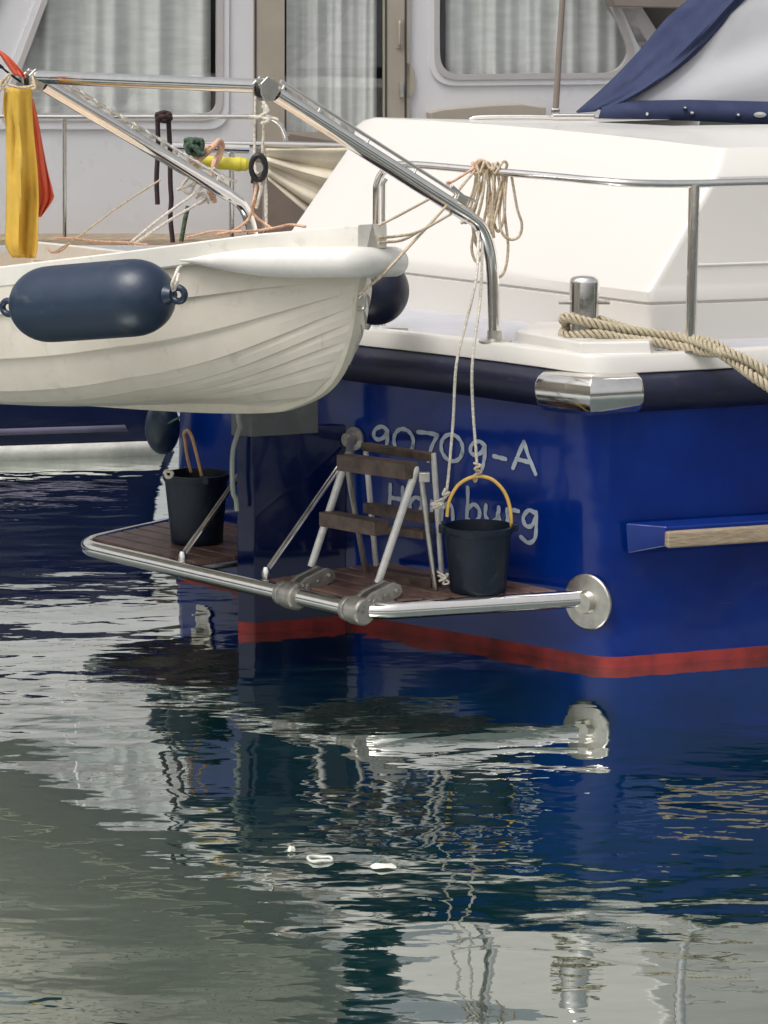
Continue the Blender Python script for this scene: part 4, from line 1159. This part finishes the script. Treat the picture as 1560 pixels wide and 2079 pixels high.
# lines down to the right-hand bucket
yh_ = bR.y
rope('bucket_line', 'two thin pale lines dropping from the davit bend to the bucket with the yellow handle', [
 [atY(972, 470, dpts1[4].y - .06), atY(968, 560, yh_ + .1), atY(948, 650, yh_ + .05), atY(927, 740, yh_ - .02), atY(920, 860, yh_), atY(908, 990, yh_ - .01), atY(900, 1015, yh_ - .01), atY(886, 1030, yh_ + .0)],
 [atY(980, 490, dpts1[4].y - .06), atY(976, 600, yh_ + .1), atY(960, 730, yh_ - .02), atY(960, 820, yh_), atY(968, 930, yh_), atY(969, 968, yh_)]], .0062, 'rope_w')
rope('handle_knot', 'small pale knot tying the line to the top of the yellow bucket handle', [[atY(962, 940, yh_ - .01), atY(976, 945, yh_ - .02), atY(964, 952, yh_ - .015), atY(978, 958, yh_ - .01), atY(962, 966, yh_ - .005), atY(966, 978, yh_ + .01), atY(972, 960, yh_)]], .0052, 'rope', 'knot')
rope('ladder_knot', 'pale cord knotted round the ladder leg just left of the bucket handle', [[atY(905, 992, yh_ - .02), atY(900, 1004, yh_ - .03), atY(912, 1000, yh_ - .02), atY(900, 1012, yh_ - .02), atY(876, 1024, yh_ - .03), atY(900, 1022, yh_ - .04), atY(878, 1032, yh_ - .03), atY(902, 1028, yh_ - .02)]], .006, 'rope_w', 'knot')
rope('foot_knot', 'pale cord knotted low on the ladder beside the base of the bucket', [[atY(888, 1160, yh_ - .05), atY(905, 1172, yh_ - .06), atY(892, 1180, yh_ - .05), atY(910, 1165, yh_ - .05), atY(900, 1185, yh_ - .05), atY(912, 1182, yh_ - .05), atY(890, 1168, yh_ - .06)]], .0045, 'rope_w', 'knot')
# thick laid mooring rope: three strands twisted
def laid(pts, r, pitch=.078):
    path = spline(pts, 14); mb = MB(); L_ = [0]
    for a, b in zip(path, path[1:]): L_.append(L_[-1] + (b - a).length)
    tot = L_[-1]; N = int(tot / .006); fine = []
    j = 0
    for k in range(N + 1):
        s_ = tot * k / N
        while j < len(L_) - 2 and L_[j + 1] < s_: j += 1
        t = (s_ - L_[j]) / max(1e-9, L_[j + 1] - L_[j]); fine.append(path[j].lerp(path[j + 1], min(1, t)))
    for st in range(3):
        out = []
        u = (fine[1] - fine[0]).orthogonal().normalized()
        for k, p in enumerate(fine):
            a = fine[max(0, k - 1)]; b = fine[min(N, k + 1)]; tg = (b - a).normalized(); u = (u - tg * u.dot(tg)).normalized(); w_ = tg.cross(u)
            ph = 2 * math.pi * (k * tot / N / pitch + st / 3); out.append(p + (u * math.cos(ph) + w_ * math.sin(ph)) * r * .62)
        mb.tube(out, r * .40, 7)
    return mb
yb2 = bp.y
def B(px, py, dy=0): return atY(px, py, yb2 + dy)
stx = SD(1405, 700, -.1).y
mr = laid([B(1160, 668, .07), B(1146, 652, .02), B(1150, 644, -.03), B(1200, 655, -.075), B(1260, 668, -.06), B(1330, 678, -.05), B(1395, 688, -.10), B(1440, 703, -.22), B(1490, 735, -.30), B(1530, 765, -.38), B(1580, 800, -.42), B(1640, 860, -.40)], .022)
m2 = laid([B(1170, 660, .07), B(1146, 672, .02), B(1152, 682, -.03), B(1210, 678, -.085), B(1270, 688, -.085), B(1330, 695, -.08), B(1400, 708, -.13), B(1440, 715, -.20), B(1480, 716, -.30), B(1530, 738, -.36), B(1590, 780, -.4), B(1650, 830, -.38)], .022)
m3 = laid([B(1235, 655, .03), B(1220, 650, -.02), B(1290, 672, -.02), B(1360, 683, -.04), B(1430, 692, -.16), B(1470, 708, -.24), B(1520, 752, -.33), B(1570, 775, -.38), B(1640, 840, -.36)], .021)
for mm in (m2, m3): mr.add(mm.v, mm.f)
tag(mr.build('mooring_rope', 'rope_thick', smooth=60), 'thick twisted tan mooring rope wound round the steel bollard and led over the side', 'rope')

# ---- tackle and lashings round the davit heads
yt = tip1.y
rope('hoist_fall', 'white hoisting line hanging from the davit head down into the dinghy', [
 [atY(519, 195, yt), atY(517, 300, yt), atY(519, 345, yt - .02), atY(524, 352, yt - .02)],
 [atY(538, 205, yt), atY(536, 250, yt), atY(533, 310, yt)],
 [atY(538, 350, yt), atY(541, 400, yt), atY(541, 462, yt)]], .0055, 'rope_w')
rope('head_knot', 'white knot just below the davit head with a loose end to the right', [[atY(532, 215, yt - .03), atY(545, 225, yt - .04), atY(530, 236, yt - .03), atY(546, 243, yt - .04), atY(532, 250, yt - .03), atY(550, 240, yt - .03), atY(565, 243, yt - .03)], [atY(534, 205, yt - .03), atY(542, 220, yt - .04), atY(536, 232, yt - .03), atY(528, 238, yt - .03), atY(505, 236, yt - .02)]], .0075, 'rope_w', 'knot')
blk = thing('pulley_block', 'small black pulley block hanging on the hoisting line above the dinghy', 'pulley', atY(523, 345, yt))
mb = MB(); c = atY(525, 340, yt - .01)
ring = [c + Vector((.028 * math.cos(a), 0, .048 * math.sin(a))) for a in [k * math.pi / 10 for k in range(20)]]; mb.tube(ring, .012, 8, closed=True); mb.build('cheek', 'black', blk)
MB().lathe(c + Vector((0, -.008, 0)), (0, 1, 0), [(0, 0), (.02, 0), (.02, .016), (0, .016)], 16).build('sheave', 'steel_dull', blk)
MB().tube(spline([c - UP * .05, c - UP * .08 + Vector((.01, 0, 0)), c - UP * .12, c - UP * .16 - Vector((.01, 0, 0))], 5), .007, 8).build('becket', 'rope_w', blk)
rope('pink_tackle_line', 'pinkish line under the black pulley block tied off on the dinghy gunwale', [[atY(521, 375, yt), atY(516, 405, yt - .02), atY(512, 425, yt), atY(520, 440, yt), atY(540, 455, yt), atY(550, 462, yt - .1)], [atY(516, 400, yt), atY(522, 412, yt), atY(514, 420, yt)], [atY(513, 428, yt), atY(500, 450, yt), atY(470, 470, yt - .2), atY(440, 476, yt - .25)]], .006, 'rope_p')
# davit two lashings
y2 = dpts2[5].y
rope('davit_lashing', 'several turns of white line lashed round the far davit at its bend', [
 [atY(345, 335, y2 - .10), atY(375, 345, y2 - .08), atY(395, 365, y2 - .08), atY(385, 392, y2 - .10), atY(370, 378, y2 - .10), atY(398, 345, y2 - .09)],
 [atY(365, 332, y2 - .1), atY(392, 345, y2 - .09), atY(402, 368, y2 - .1), atY(360, 385, y2 - .1)],
 [atY(385, 350, y2 - .1), atY(408, 372, y2 - .1), atY(405, 385, y2 - .1), atY(330, 440, y2 - .35), atY(262, 495, y2 - .55)],
 [atY(402, 392, y2 - .09), atY(412, 405, y2 - .1), atY(340, 450, y2 - .35), atY(270, 497, y2 - .55)],
 [atY(398, 402, y2 - .06), atY(412, 392, y2 - .08), atY(418, 405, y2 - .06), atY(404, 415, y2 - .06)],
 [atY(404, 410, y2 - .06), atY(420, 398, y2 - .08), atY(424, 412, y2 - .05)]], .0068, 'rope_w')
wr = []
a, b = dpts2[5], dpts2[6]; ax = (b - a)
for k in range(0, 90):
    t = .03 + .9 * k / 90; ph = k * .9; wr.append(a + ax * t + UP * (.055 + .008 * math.sin(ph)) + S3 * (.012 * math.cos(ph)))
rope('wrapped_line', 'white line spiralled along the top of the far davit arm', [wr], .0065, 'rope_w', seg=2)
rope('thin_guy', 'thin tan guy line from the far davit down to the dinghy gunwale', [[atY(325, 365, y2 - .1), atY(240, 420, y2 - .3), atY(160, 480, y2 - .5), atY(110, 512, y2 - .6)]], .0045, 'rope')
rope('gunwale_line', 'twisted tan line lying along the dinghy gunwale', [
 [atY(112, 483, y2 - .5), atY(150, 484, y2 - .55), atY(200, 490, y2 - .55), atY(260, 492, y2 - .55), atY(300, 497, y2 - .6)],
 [atY(380, 482, y2 - .62), atY(430, 470, y2 - .7), atY(470, 470, yt - .2), atY(520, 468, yt - .2), atY(560, 462, yt - .25), atY(590, 456, yt - .2), atY(620, 460, yt - .3)],
 [atY(95, 500, y2 - .5), atY(105, 512, y2 - .6), atY(125, 508, y2 - .55), atY(150, 485, y2 - .5)]], .0052, 'rope_p')
# the strop, the green hank
yf_ = 15.6
rope('tan_strop', 'pinkish tan strop looped over the grey bar above the yellow tube', [
 [atY(375, 345, yf_), atY(410, 320, yf_), atY(432, 300, yf_ - .05), atY(445, 285, yf_), atY(452, 300, yf_ + .05), atY(435, 330, yf_ - .05), atY(430, 370, yf_ - .05), atY(436, 410, yf_)],
 [atY(428, 300, yf_ - .05), atY(440, 290, yf_), atY(448, 312, yf_), atY(432, 345, yf_ - .05), atY(424, 385, yf_ - .05), atY(432, 405, yf_)],
 [atY(378, 336, yf_), atY(405, 312, yf_), atY(430, 296, yf_)]], .013, 'rope_p', 'strop')
gh = [[atY(395 + 16 * math.cos(k * 1.1 + j) * (1 + .2 * math.sin(k * 2.3)), 298 + 16 * math.sin(k * 1.1 * 1.27 + j), yf_ - .03 + .03 * math.sin(k * .9)) for k in range(14)] for j in range(3)]
rope('green_hank', 'bunch of dark green rope tied on the grey bar left of the tan strop', gh, .012, 'rope_g', 'rope')
rope('black_lashing', 'black cord lashed over the far rail with two dangling tails', [
 [atY(318, 235, 16.9), atY(330, 228, 16.85), atY(345, 232, 16.9), atY(340, 245, 16.85), atY(322, 242, 16.85), atY(330, 236, 16.8), atY(348, 240, 16.85)],
 [atY(316, 232, 16.86), atY(348, 232, 16.86)], [atY(316, 240, 16.86), atY(348, 242, 16.86)],
 [atY(320, 240, 16.9), atY(321, 300, 16.9), atY(318, 360, 16.9), atY(320, 415, 16.9)],
 [atY(342, 240, 16.9), atY(345, 300, 16.9), atY(346, 370, 16.9), atY(348, 405, 16.9), atY(346, 440, 16.9), atY(351, 492, 16.9)]], .014, 'rope_k')
rope('flecked_rope', 'short flecked dark green rope hanging beside the black tail', [[atY(382, 418, 16.5), atY(375, 450, 16.5), atY(368, 490, 16.5)]], .013, 'rope_kg')

# ================================================================ flag
fl = thing('flag', 'furled black red and gold flag lashed to the left davit head and hanging down', 'flag', atY(40, 180, tip2.y - .15))
def cloth(pairs, y0, amp, folds, m, name, thick=.004, ph=0):
    rows = []
    for i, (xl, yl, xr, yr) in enumerate(pairs):
        row = []
        for k in range(19):
            t = k / 18; x = xl + (xr - xl) * t; y = yl + (yr - yl) * t
            row.append(atY(x, y, y0 + amp * (math.sin(t * folds * math.pi + ph + i * .33) + .5 * math.sin(t * folds * 2.3 * math.pi + i * .6)) * min(1, .3 + i * .25) + .022 * noise.noise(Vector((x / 22, y / 70, 1.7))) + .010 * noise.noise(Vector((x / 9, y / 25, 4.2)))))
        rows.append(row)
    rows2 = []
    cols = list(zip(*rows)); cols = [spline(list(c_), 4) for c_ in cols]; rows2 = [list(r) for r in zip(*cols)]
    return MB().grid(rows2).build(name, m, fl, solid=thick, smooth=80)
yfl = tip2.y - .16
cloth([(8, 178, 64, 172), (6, 215, 66, 230), (12, 270, 70, 280), (14, 330, 76, 340), (14, 390, 79, 400), (13, 450, 78, 455), (12, 495, 77, 500), (26, 522, 72, 524)], yfl, .032, 2.7, 'gold', 'gold_band')
cloth([(56, 200, 66, 200), (62, 240, 78, 245), (66, 290, 88, 300), (68, 340, 98, 350), (70, 380, 108, 388), (72, 415, 108, 405), (74, 440, 84, 440)], yfl + .07, .02, 2, 'red', 'red_band', ph=1)
cloth([(-60, 70, -20, 95), (-30, 92, 5, 106), (-4, 105, 26, 122), (14, 130, 50, 150), (30, 152, 54, 158)], yfl + .02, .02, 2, 'red', 'red_band', ph=2)
cloth([(-60, 95, -30, 130), (-20, 118, 5, 140), (5, 135, 30, 158), (20, 150, 46, 168)], yfl + .05, .015, 2, 'black_cloth', 'black_band', ph=.5)
rope('flag_lashing', 'yellowish cord tying the flag to the left davit head', [
 [atY(-10, 160, yfl - .05), atY(20, 172, yfl - .06), atY(45, 178, yfl - .06), atY(68, 172, yfl - .04), atY(66, 155, yfl)],
 [atY(-6, 190, yfl - .05), atY(14, 165, yfl - .06), atY(20, 150, yfl - .06), atY(2, 170, yfl - .06), atY(16, 188, yfl - .05)],
 [atY(66, 165, yfl - .04), atY(72, 178, yfl - .05), atY(64, 180, yfl - .05)]], .006, 'rope')

# ================================================================ WHITE CRUISER moored beyond
FD = Vector((math.cos(R(13)), math.sin(R(13)))); FP = onz(150, 931, 0); FP2 = FP.xy
FN = Vector((FD.y, -FD.x, 0)); FN = -FN if FN.y > 0 else FN      # toward viewer
SETB = .45
def Q(px, py, off=0.0): return onP(px, py, FP2, FD, off - SETB)
def QH(px, py, off=0.0): return onP(px, py, FP2, FD, off)
cru = thing('cabin_cruiser', 'white cabin cruiser with curtained windows and a dark blue hull moored beyond the blue yacht', 'cabin cruiser', FP)
fd3 = Vector((FD.x, FD.y, 0))
# hull: side runs from far left to a curved end at px ~335
hrows = []
zs = [-.4, 0, .10, .16, .30, .5, .8, 1.1, 1.2]
def hz(z, k):    # hull side outline with rounded stern
    out = 0.0 if z > .3 else -.05 * (1 - max(0, z) / .3)
    return out
x_end = QH(337, 920).xy; l_end = (Vector(x_end) - FP2).dot(FD)
for z in zs:
    row = []
    le = l_end - .12 * max(0, min(1, (z) / .25))
    for l in (-7, -5, -3, -2, -1, 0, .3, le - .06, le):
        p = FP2 + FD * l; o = hz(z, 0); row.append(Vector((p.x + FN.x * o, p.y + FN.y * o, z)))
    e = FP2 + FD * le
    for dd, bk in ((.05, .03), (.07, .1), (.07, 1.5), (.0, 3.0)):
        p = e + FD * dd; row.append(Vector((p.x - FN.x * bk, p.y - FN.y * bk, z)))
    hrows.append(row)
MB().grid(hrows).build('hull', 'navy_hull', cru, smooth=40)
def hstrip(name, z0, z1, m, off, lend):
    mb = MB(); rows = [];
    for z in (z0, z1):
        rows.append([Vector(((FP2 + FD * l).x + FN.x * (off + hz(z, 0)), (FP2 + FD * l).y + FN.y * (off + hz(z, 0)), z)) for l in (-7, -3, -1, 0, lend - .1 * (z / .2))])
    return mb.grid(rows).build(name, m, cru, solid=.01)
hstrip('boot_stripe', .0, .088, 'boot_white', .025, l_end)
hstrip('pin_stripe', .155, .195, 'stripe_grey', .02, l_end - .15)
# coamings / superstructure side with openings
z_dk = Q(300, 482).z
wall_top = 3.75
def poly(pts, rads, off=0.0): 
    P = rpoly([(x, y) for x, y in pts], rads); return [Q(p.x, p.y, off) for p in P]
win_l = [(108, -60), (96, 0), (30, 160), (18, 200), (16, 232), (443, 232), (444, -60)]; rl = [0, 0, 30, 20, 8, 26, 0]
win_l_out = [(88, -90), (72, 0), (5, 160), (-10, 205), (-12, 262), (464, 262), (466, -90)]; rlo = [0, 0, 30, 20, 8, 46, 0]
win_r = [(893, -160), (891, 60), (892, 153), (1255, 149), (1284, 108), (1240, 0), (1190, -160)]; rr_ = [10, 0, 52, 26, 26, 0, 10]
win_r_out = [(873, -180), (872, 60), (873, 174), (1270, 170), (1308, 118), (1256, 0), (1205, -180)]; rro = [15, 0, 70, 40, 36, 0, 15]
door_g = [(578, -150), (578, 268), (781, 268), (781, -150)]
# extend left window up: real height about 0.9 m
win_l = [(135, -150), (96, 0), (36, 160), (18, 205), (16, 232), (443, 232), (444, -150)]
win_l_out = [(112, -175), (72, 0), (10, 160), (-10, 208), (-12, 262), (465, 262), (466, -175)]
outer = [Q(-900, 482), Q(1360, 482), Q(1345, 130), Q(1300, 60), Q(1180, -330), Q(-900, -330)]
holesW = [poly(win_l, rl), poly(win_r, rr_), poly(door_g, [4, 4, 4, 4])]
holed('cabin_side', outer, holesW, -FN * .04, 'gel_cool', cru)
# roof + deck rim + lower structure
mb = MB(); a, b = Q(-900, -332, .12), Q(1200, -332, .12)
mb.prism([a, b, b - FN * 2.8, a - FN * 2.8], UP * .06); mb.build('roof', 'gel_cool', cru, bevel=.01)
mb = MB(); a, b = Q(-900, 484, .40), Q(1400, 484, .40)
mb.prism([a, b, b - FN * 3.0, a - FN * 3.0], UP * -.05); mb.build('side_deck', 'bar_wood', cru, bevel=.01)
mb = MB(); a, b = Q(-900, 500, .475), Q(1400, 500, .475); mb.prism([a, b, b - FN * .1, a - FN * .1], UP * -.30); mb.build('deck_edge', 'gel_cool', cru)
def framed(name, inner, ri, outerp, ro, m, proud=.022):
    o = rpoly(outerp, ro, 8); i = rpoly(inner, ri, 8)
    return holed(name, [Q(p.x, p.y, proud) for p in o], [[Q(p.x, p.y, proud) for p in i]], -FN * (proud + .012), m, cru)
for nm, wi, ri, wo, ro in (('window', win_l, rl, win_l_out, rlo), ('window', win_r, rr_, win_r_out, rro)):
    fo = framed(nm, wi, ri, wo, ro, 'gel_cool', .018)
    # inner alloy trim
    cxm = sum(p[0] for p in wi) / len(wi); cym = sum(p[1] for p in wi) / len(wi)
    inn_ = [((x * .99 + cxm * .01), (y * .985 + cym * .015)) for x, y in wi]
    mid_ = [((x * .45 + x2 * .55), (y * .45 + y2 * .55)) for (x, y), (x2, y2) in zip(wo, wi)]
    o_ = rpoly(mid_, ro, 8); i_ = rpoly(inn_, ri, 8)
    holed('window_trim', [Q(p.x, p.y, .028) for p in o_], [[Q(p.x, p.y, .028) for p in i_]], -FN * .05, 'alu_frame', fo)
    g_ = rpoly(wi, ri, 8); MB().prism([Q(p.x, p.y, .0) for p in g_], -FN * .005).build('pane', 'glass', fo, smooth=0)
def curtain(x0, x1, y0, y1, folds, parent, seed=0, depth=.10, amp=.03):
    rows = []; N = 180; rnd = random.Random(seed); phs = [rnd.uniform(0, 6) for _ in range(4)]
    for yy in (y0, (y0 + y1) / 2, y1):
        row = []
        for k in range(N + 1):
            t = k / N; x = x0 + (x1 - x0) * t
            o = amp * math.sin(t * folds * 2 * math.pi + phs[0] + .8 * math.sin(t * 9 + phs[1])) + amp * .5 * math.sin(t * folds * 4.7 * math.pi + phs[2] + yy * .002)
            row.append(Q(x, yy, -depth + o))
        rows.append(row)
    return MB().grid(rows).build('curtain', 'curtain', parent, smooth=70)
curtain(-10, 428, -170, 245, 4.2, cru, 1, .09, .035)
curtain(905, 1175, -170, 165, 3.6, cru, 2, .09, .035)
curtain(1160, 1300, -170, 165, 1.6, cru, 5, .14, .03)
curtain(582, 765, -170, 280, 3.4, cru, 3, .09, .03)
# dark room behind
mb = MB(); mb.grid([[Q(-30, -300, -.5), Q(1340, -300, -.5)], [Q(-30, 500, -.5), Q(1340, 500, -.5)]]); mb.build('inner_bulkhead', 'dark', cru)
# door
dframe_o = [(516, -200), (516, 302), (833, 302), (833, -200)]
do = holed('door', [Q(x, y, .03) for x, y in dframe_o], [[Q(x, y, .03) for x, y in door_g]], -FN * .055, 'beige', cru)
MB().prism([Q(x, y, .0) for x, y in door_g], -FN * .005).build('pane', 'glass', do, smooth=0)
MB().prism([Q(516, 302, .03), Q(833, 302, .03), Q(833, 480, .03), Q(516, 480, .03)], -FN * .03).build('lower_panel', 'taupe', do)
for x in (517, 782, 822): MB().prism([Q(x, -200, .034), Q(x + 4, -200, .034), Q(x + 4, 300, .034), Q(x, 300, .034)], -FN * .003).build('door_seam', 'dark', do, smooth=0)
hm = MB().tube(fillet([Q(812, 42, .03), Q(812, 45, .065), Q(812, 90, .065), Q(812, 93, .03)], .02, 4), .008, 8); hm.prism([Q(805, 38, .04), Q(819, 38, .04), Q(819, 97, .04), Q(805, 97, .04)], -FN * .008); hm.build('door_handle', 'beige', do)
hm = MB().box(Q(815, 182, .05), .012, .01, .045, fd3, FN, UP); hm.build('door_lock', 'steel_dull', do)
MB().prism([Q(x, y, .03) for x, y in [(833, 128), (842, 145), (842, 182), (832, 200), (826, 200), (826, 128)]], -FN * .03).build('door_catch', 'beige', do)
MB().prism([Q(x, y, .06) for x, y in [(560, 302), (590, 272), (700, 290), (835, 292), (835, 310), (560, 310)]], -FN * .03).build('door_sill', 'taupe', do)
# sloping rear pillar and dark cockpit opening with grey canopy
MB().prism([Q(x, y, .0) for x, y in [(1236, 12), (1305, 14), (1350, 85), (1352, 160), (1300, 190), (1315, 120)]], -FN * .08).build('rear_pillar', 'alu_frame', cru, bevel=.01)
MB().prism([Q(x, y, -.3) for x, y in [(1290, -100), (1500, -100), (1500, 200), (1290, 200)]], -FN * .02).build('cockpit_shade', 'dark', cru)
MB().prism([Q(x, y, .25) for x, y in [(1230, -60), (1620, -60), (1600, 12), (1400, 17), (1250, 13)]], -FN * .2).build('canopy_valance', 'taupe', cru, bevel=.01)
MB().lathe(Q(1241, 5, .03), FN, [(0, 0), (.014, 0), (.014, .01), (0, .012)], 12).build('canopy_stud', 'steel', cru)
# beige moulding with grab handle seen just above the yacht's coaming
MB().prism([Q(x, y, .12) for x, y in [(874, 228), (900, 222), (1000, 213), (1060, 211), (1110, 218), (1100, 300), (880, 300)]], -FN * .12).build('engine_hatch', 'beige', cru, bevel=.008)
# left slanted cabin front frame line
MB().prism([Q(x, y, .03) for x, y in [(14, -60), (22, -60), (-40, 90), (-48, 90)]], -FN * .03).build('front_trim', 'gel', cru)
# rails
def rl_(pts, r, name='hand_rail'): return MB().tube(pts, r, 12).build(name, 'steel', cru, smooth=60)
rl_(spline([Q(-300, 233, .38), Q(66, 237, .38), Q(300, 237, .38), Q(520, 237, .38), Q(552, 240, .38), Q(572, 258, .38), Q(582, 290, .38)], 6), .016)
rl_(spline([Q(344, 297, .55), Q(420, 293, .55), Q(540, 293, .55), Q(700, 297, .55), Q(760, 300, .55)], 4), .022)
for x, y0, o_ in ((131, 240, .38), (-170, 240, .38)): rl_([Q(x, y0, o_), Q(x, 482, o_)], .014, 'rail_post')
rl_([Q(470, 296, .55), Q(470, 482, .55)], .017, 'rail_post')
rl_([Q(537, 296, .55), Q(537, 482, .55)], .010, 'rail_post')
# grey bar and yellow tube hung under it
MB().tube([Q(344, 297, .6), Q(505, 302, .6)], .030, 14).build('boom_end', 'steel', cru, smooth=60)
yt_ = thing('yellow_tube', 'yellow foam rescue tube hanging level below the grey bar by the tan strop', 'float', atY(450, 335, 15.7))
MB().lathe(atY(385, 327, 15.7), (atY(505, 334, 15.7) - atY(385, 327, 15.7)), [(0, 0), (.02, 0), (.032, .02), (.034, .06), (.034, .24), (.038, .245), (.038, .27), (.034, .275), (.034, .30), (.022, .315), (0, .315)], 24).build('foam_body', 'yellow_foam', yt_)
MB().tube(spline([atY(505, 334, 15.7), atY(512, 338, 15.7), atY(514, 350, 15.7), atY(512, 372, 15.7)], 5), .008, 8).build('tether', 'black', yt_)
# cream folded tarpaulin over the far rail
tp = []
for i in range(41):
    t = i / 40
    xl, yl = 540 + 4 * t, 302 + 62 * t; xr, yr = 730, 300 + 205 * t
    row = []
    for k in range(25):
        u = k / 24; x = xl + (xr - xl) * u; y = yl + (yr - yl) * u + 8 * math.sin(u * 3.1) * t
        row.append(Q(x, y, .62 + (.018 + .028 * u) * (math.sin(t * 19 + .6) + .5 * math.sin(t * 33 + 2)) + .012 * math.sin(u * 9 + t * 5)))
    tp.append(row)
tag(MB().grid(tp).build('tarpaulin', 'tarp', solid=.01, smooth=80), 'cream tarpaulin gathered in folds over the far rail left of the white coaming', 'tarpaulin')

# ================================================================ scraps on the water
def scrap(px, py, lx, ly, h_, m, label, ring=False):
    c = onz(px, py, .006); t = MB()
    pts = [c + Vector((lx * math.cos(a) * (1 + .14 * math.sin(2 * a + lx * 90)), ly * math.sin(a) * (1 + .2 * math.cos(3 * a)), .002 * math.sin(3 * a))) for a in [k * math.pi / 9 for k in range(18)]]
    if ring: t.tube(pts, h_, 6, closed=True)
    else:
        n = len(pts); top = [p + UP * h_ + (c - p) * .3 for p in pts]
        t.add(pts + top + [c + UP * h_ * 1.2], [(i, (i + 1) % n, n + (i + 1) % n, n + i) for i in range(n)] + [(n + i, n + (i + 1) % n, 2 * n) for i in range(n)])
    o = t.build('floating_scrap', m, smooth=60); tag(o, label, 'litter'); return o
scrap(650, 1744, .042, .03, .005, 'foam', 'ring shaped white and yellow scrap floating on the dark water', True)
scrap(779, 1760, .048, .022, .008, 'foam', 'flat white oval scrap floating right of the ring shaped one')
scrap(592, 1726, .012, .02, .01, 'foam', 'tiny white speck floating left of the ring shaped scrap')
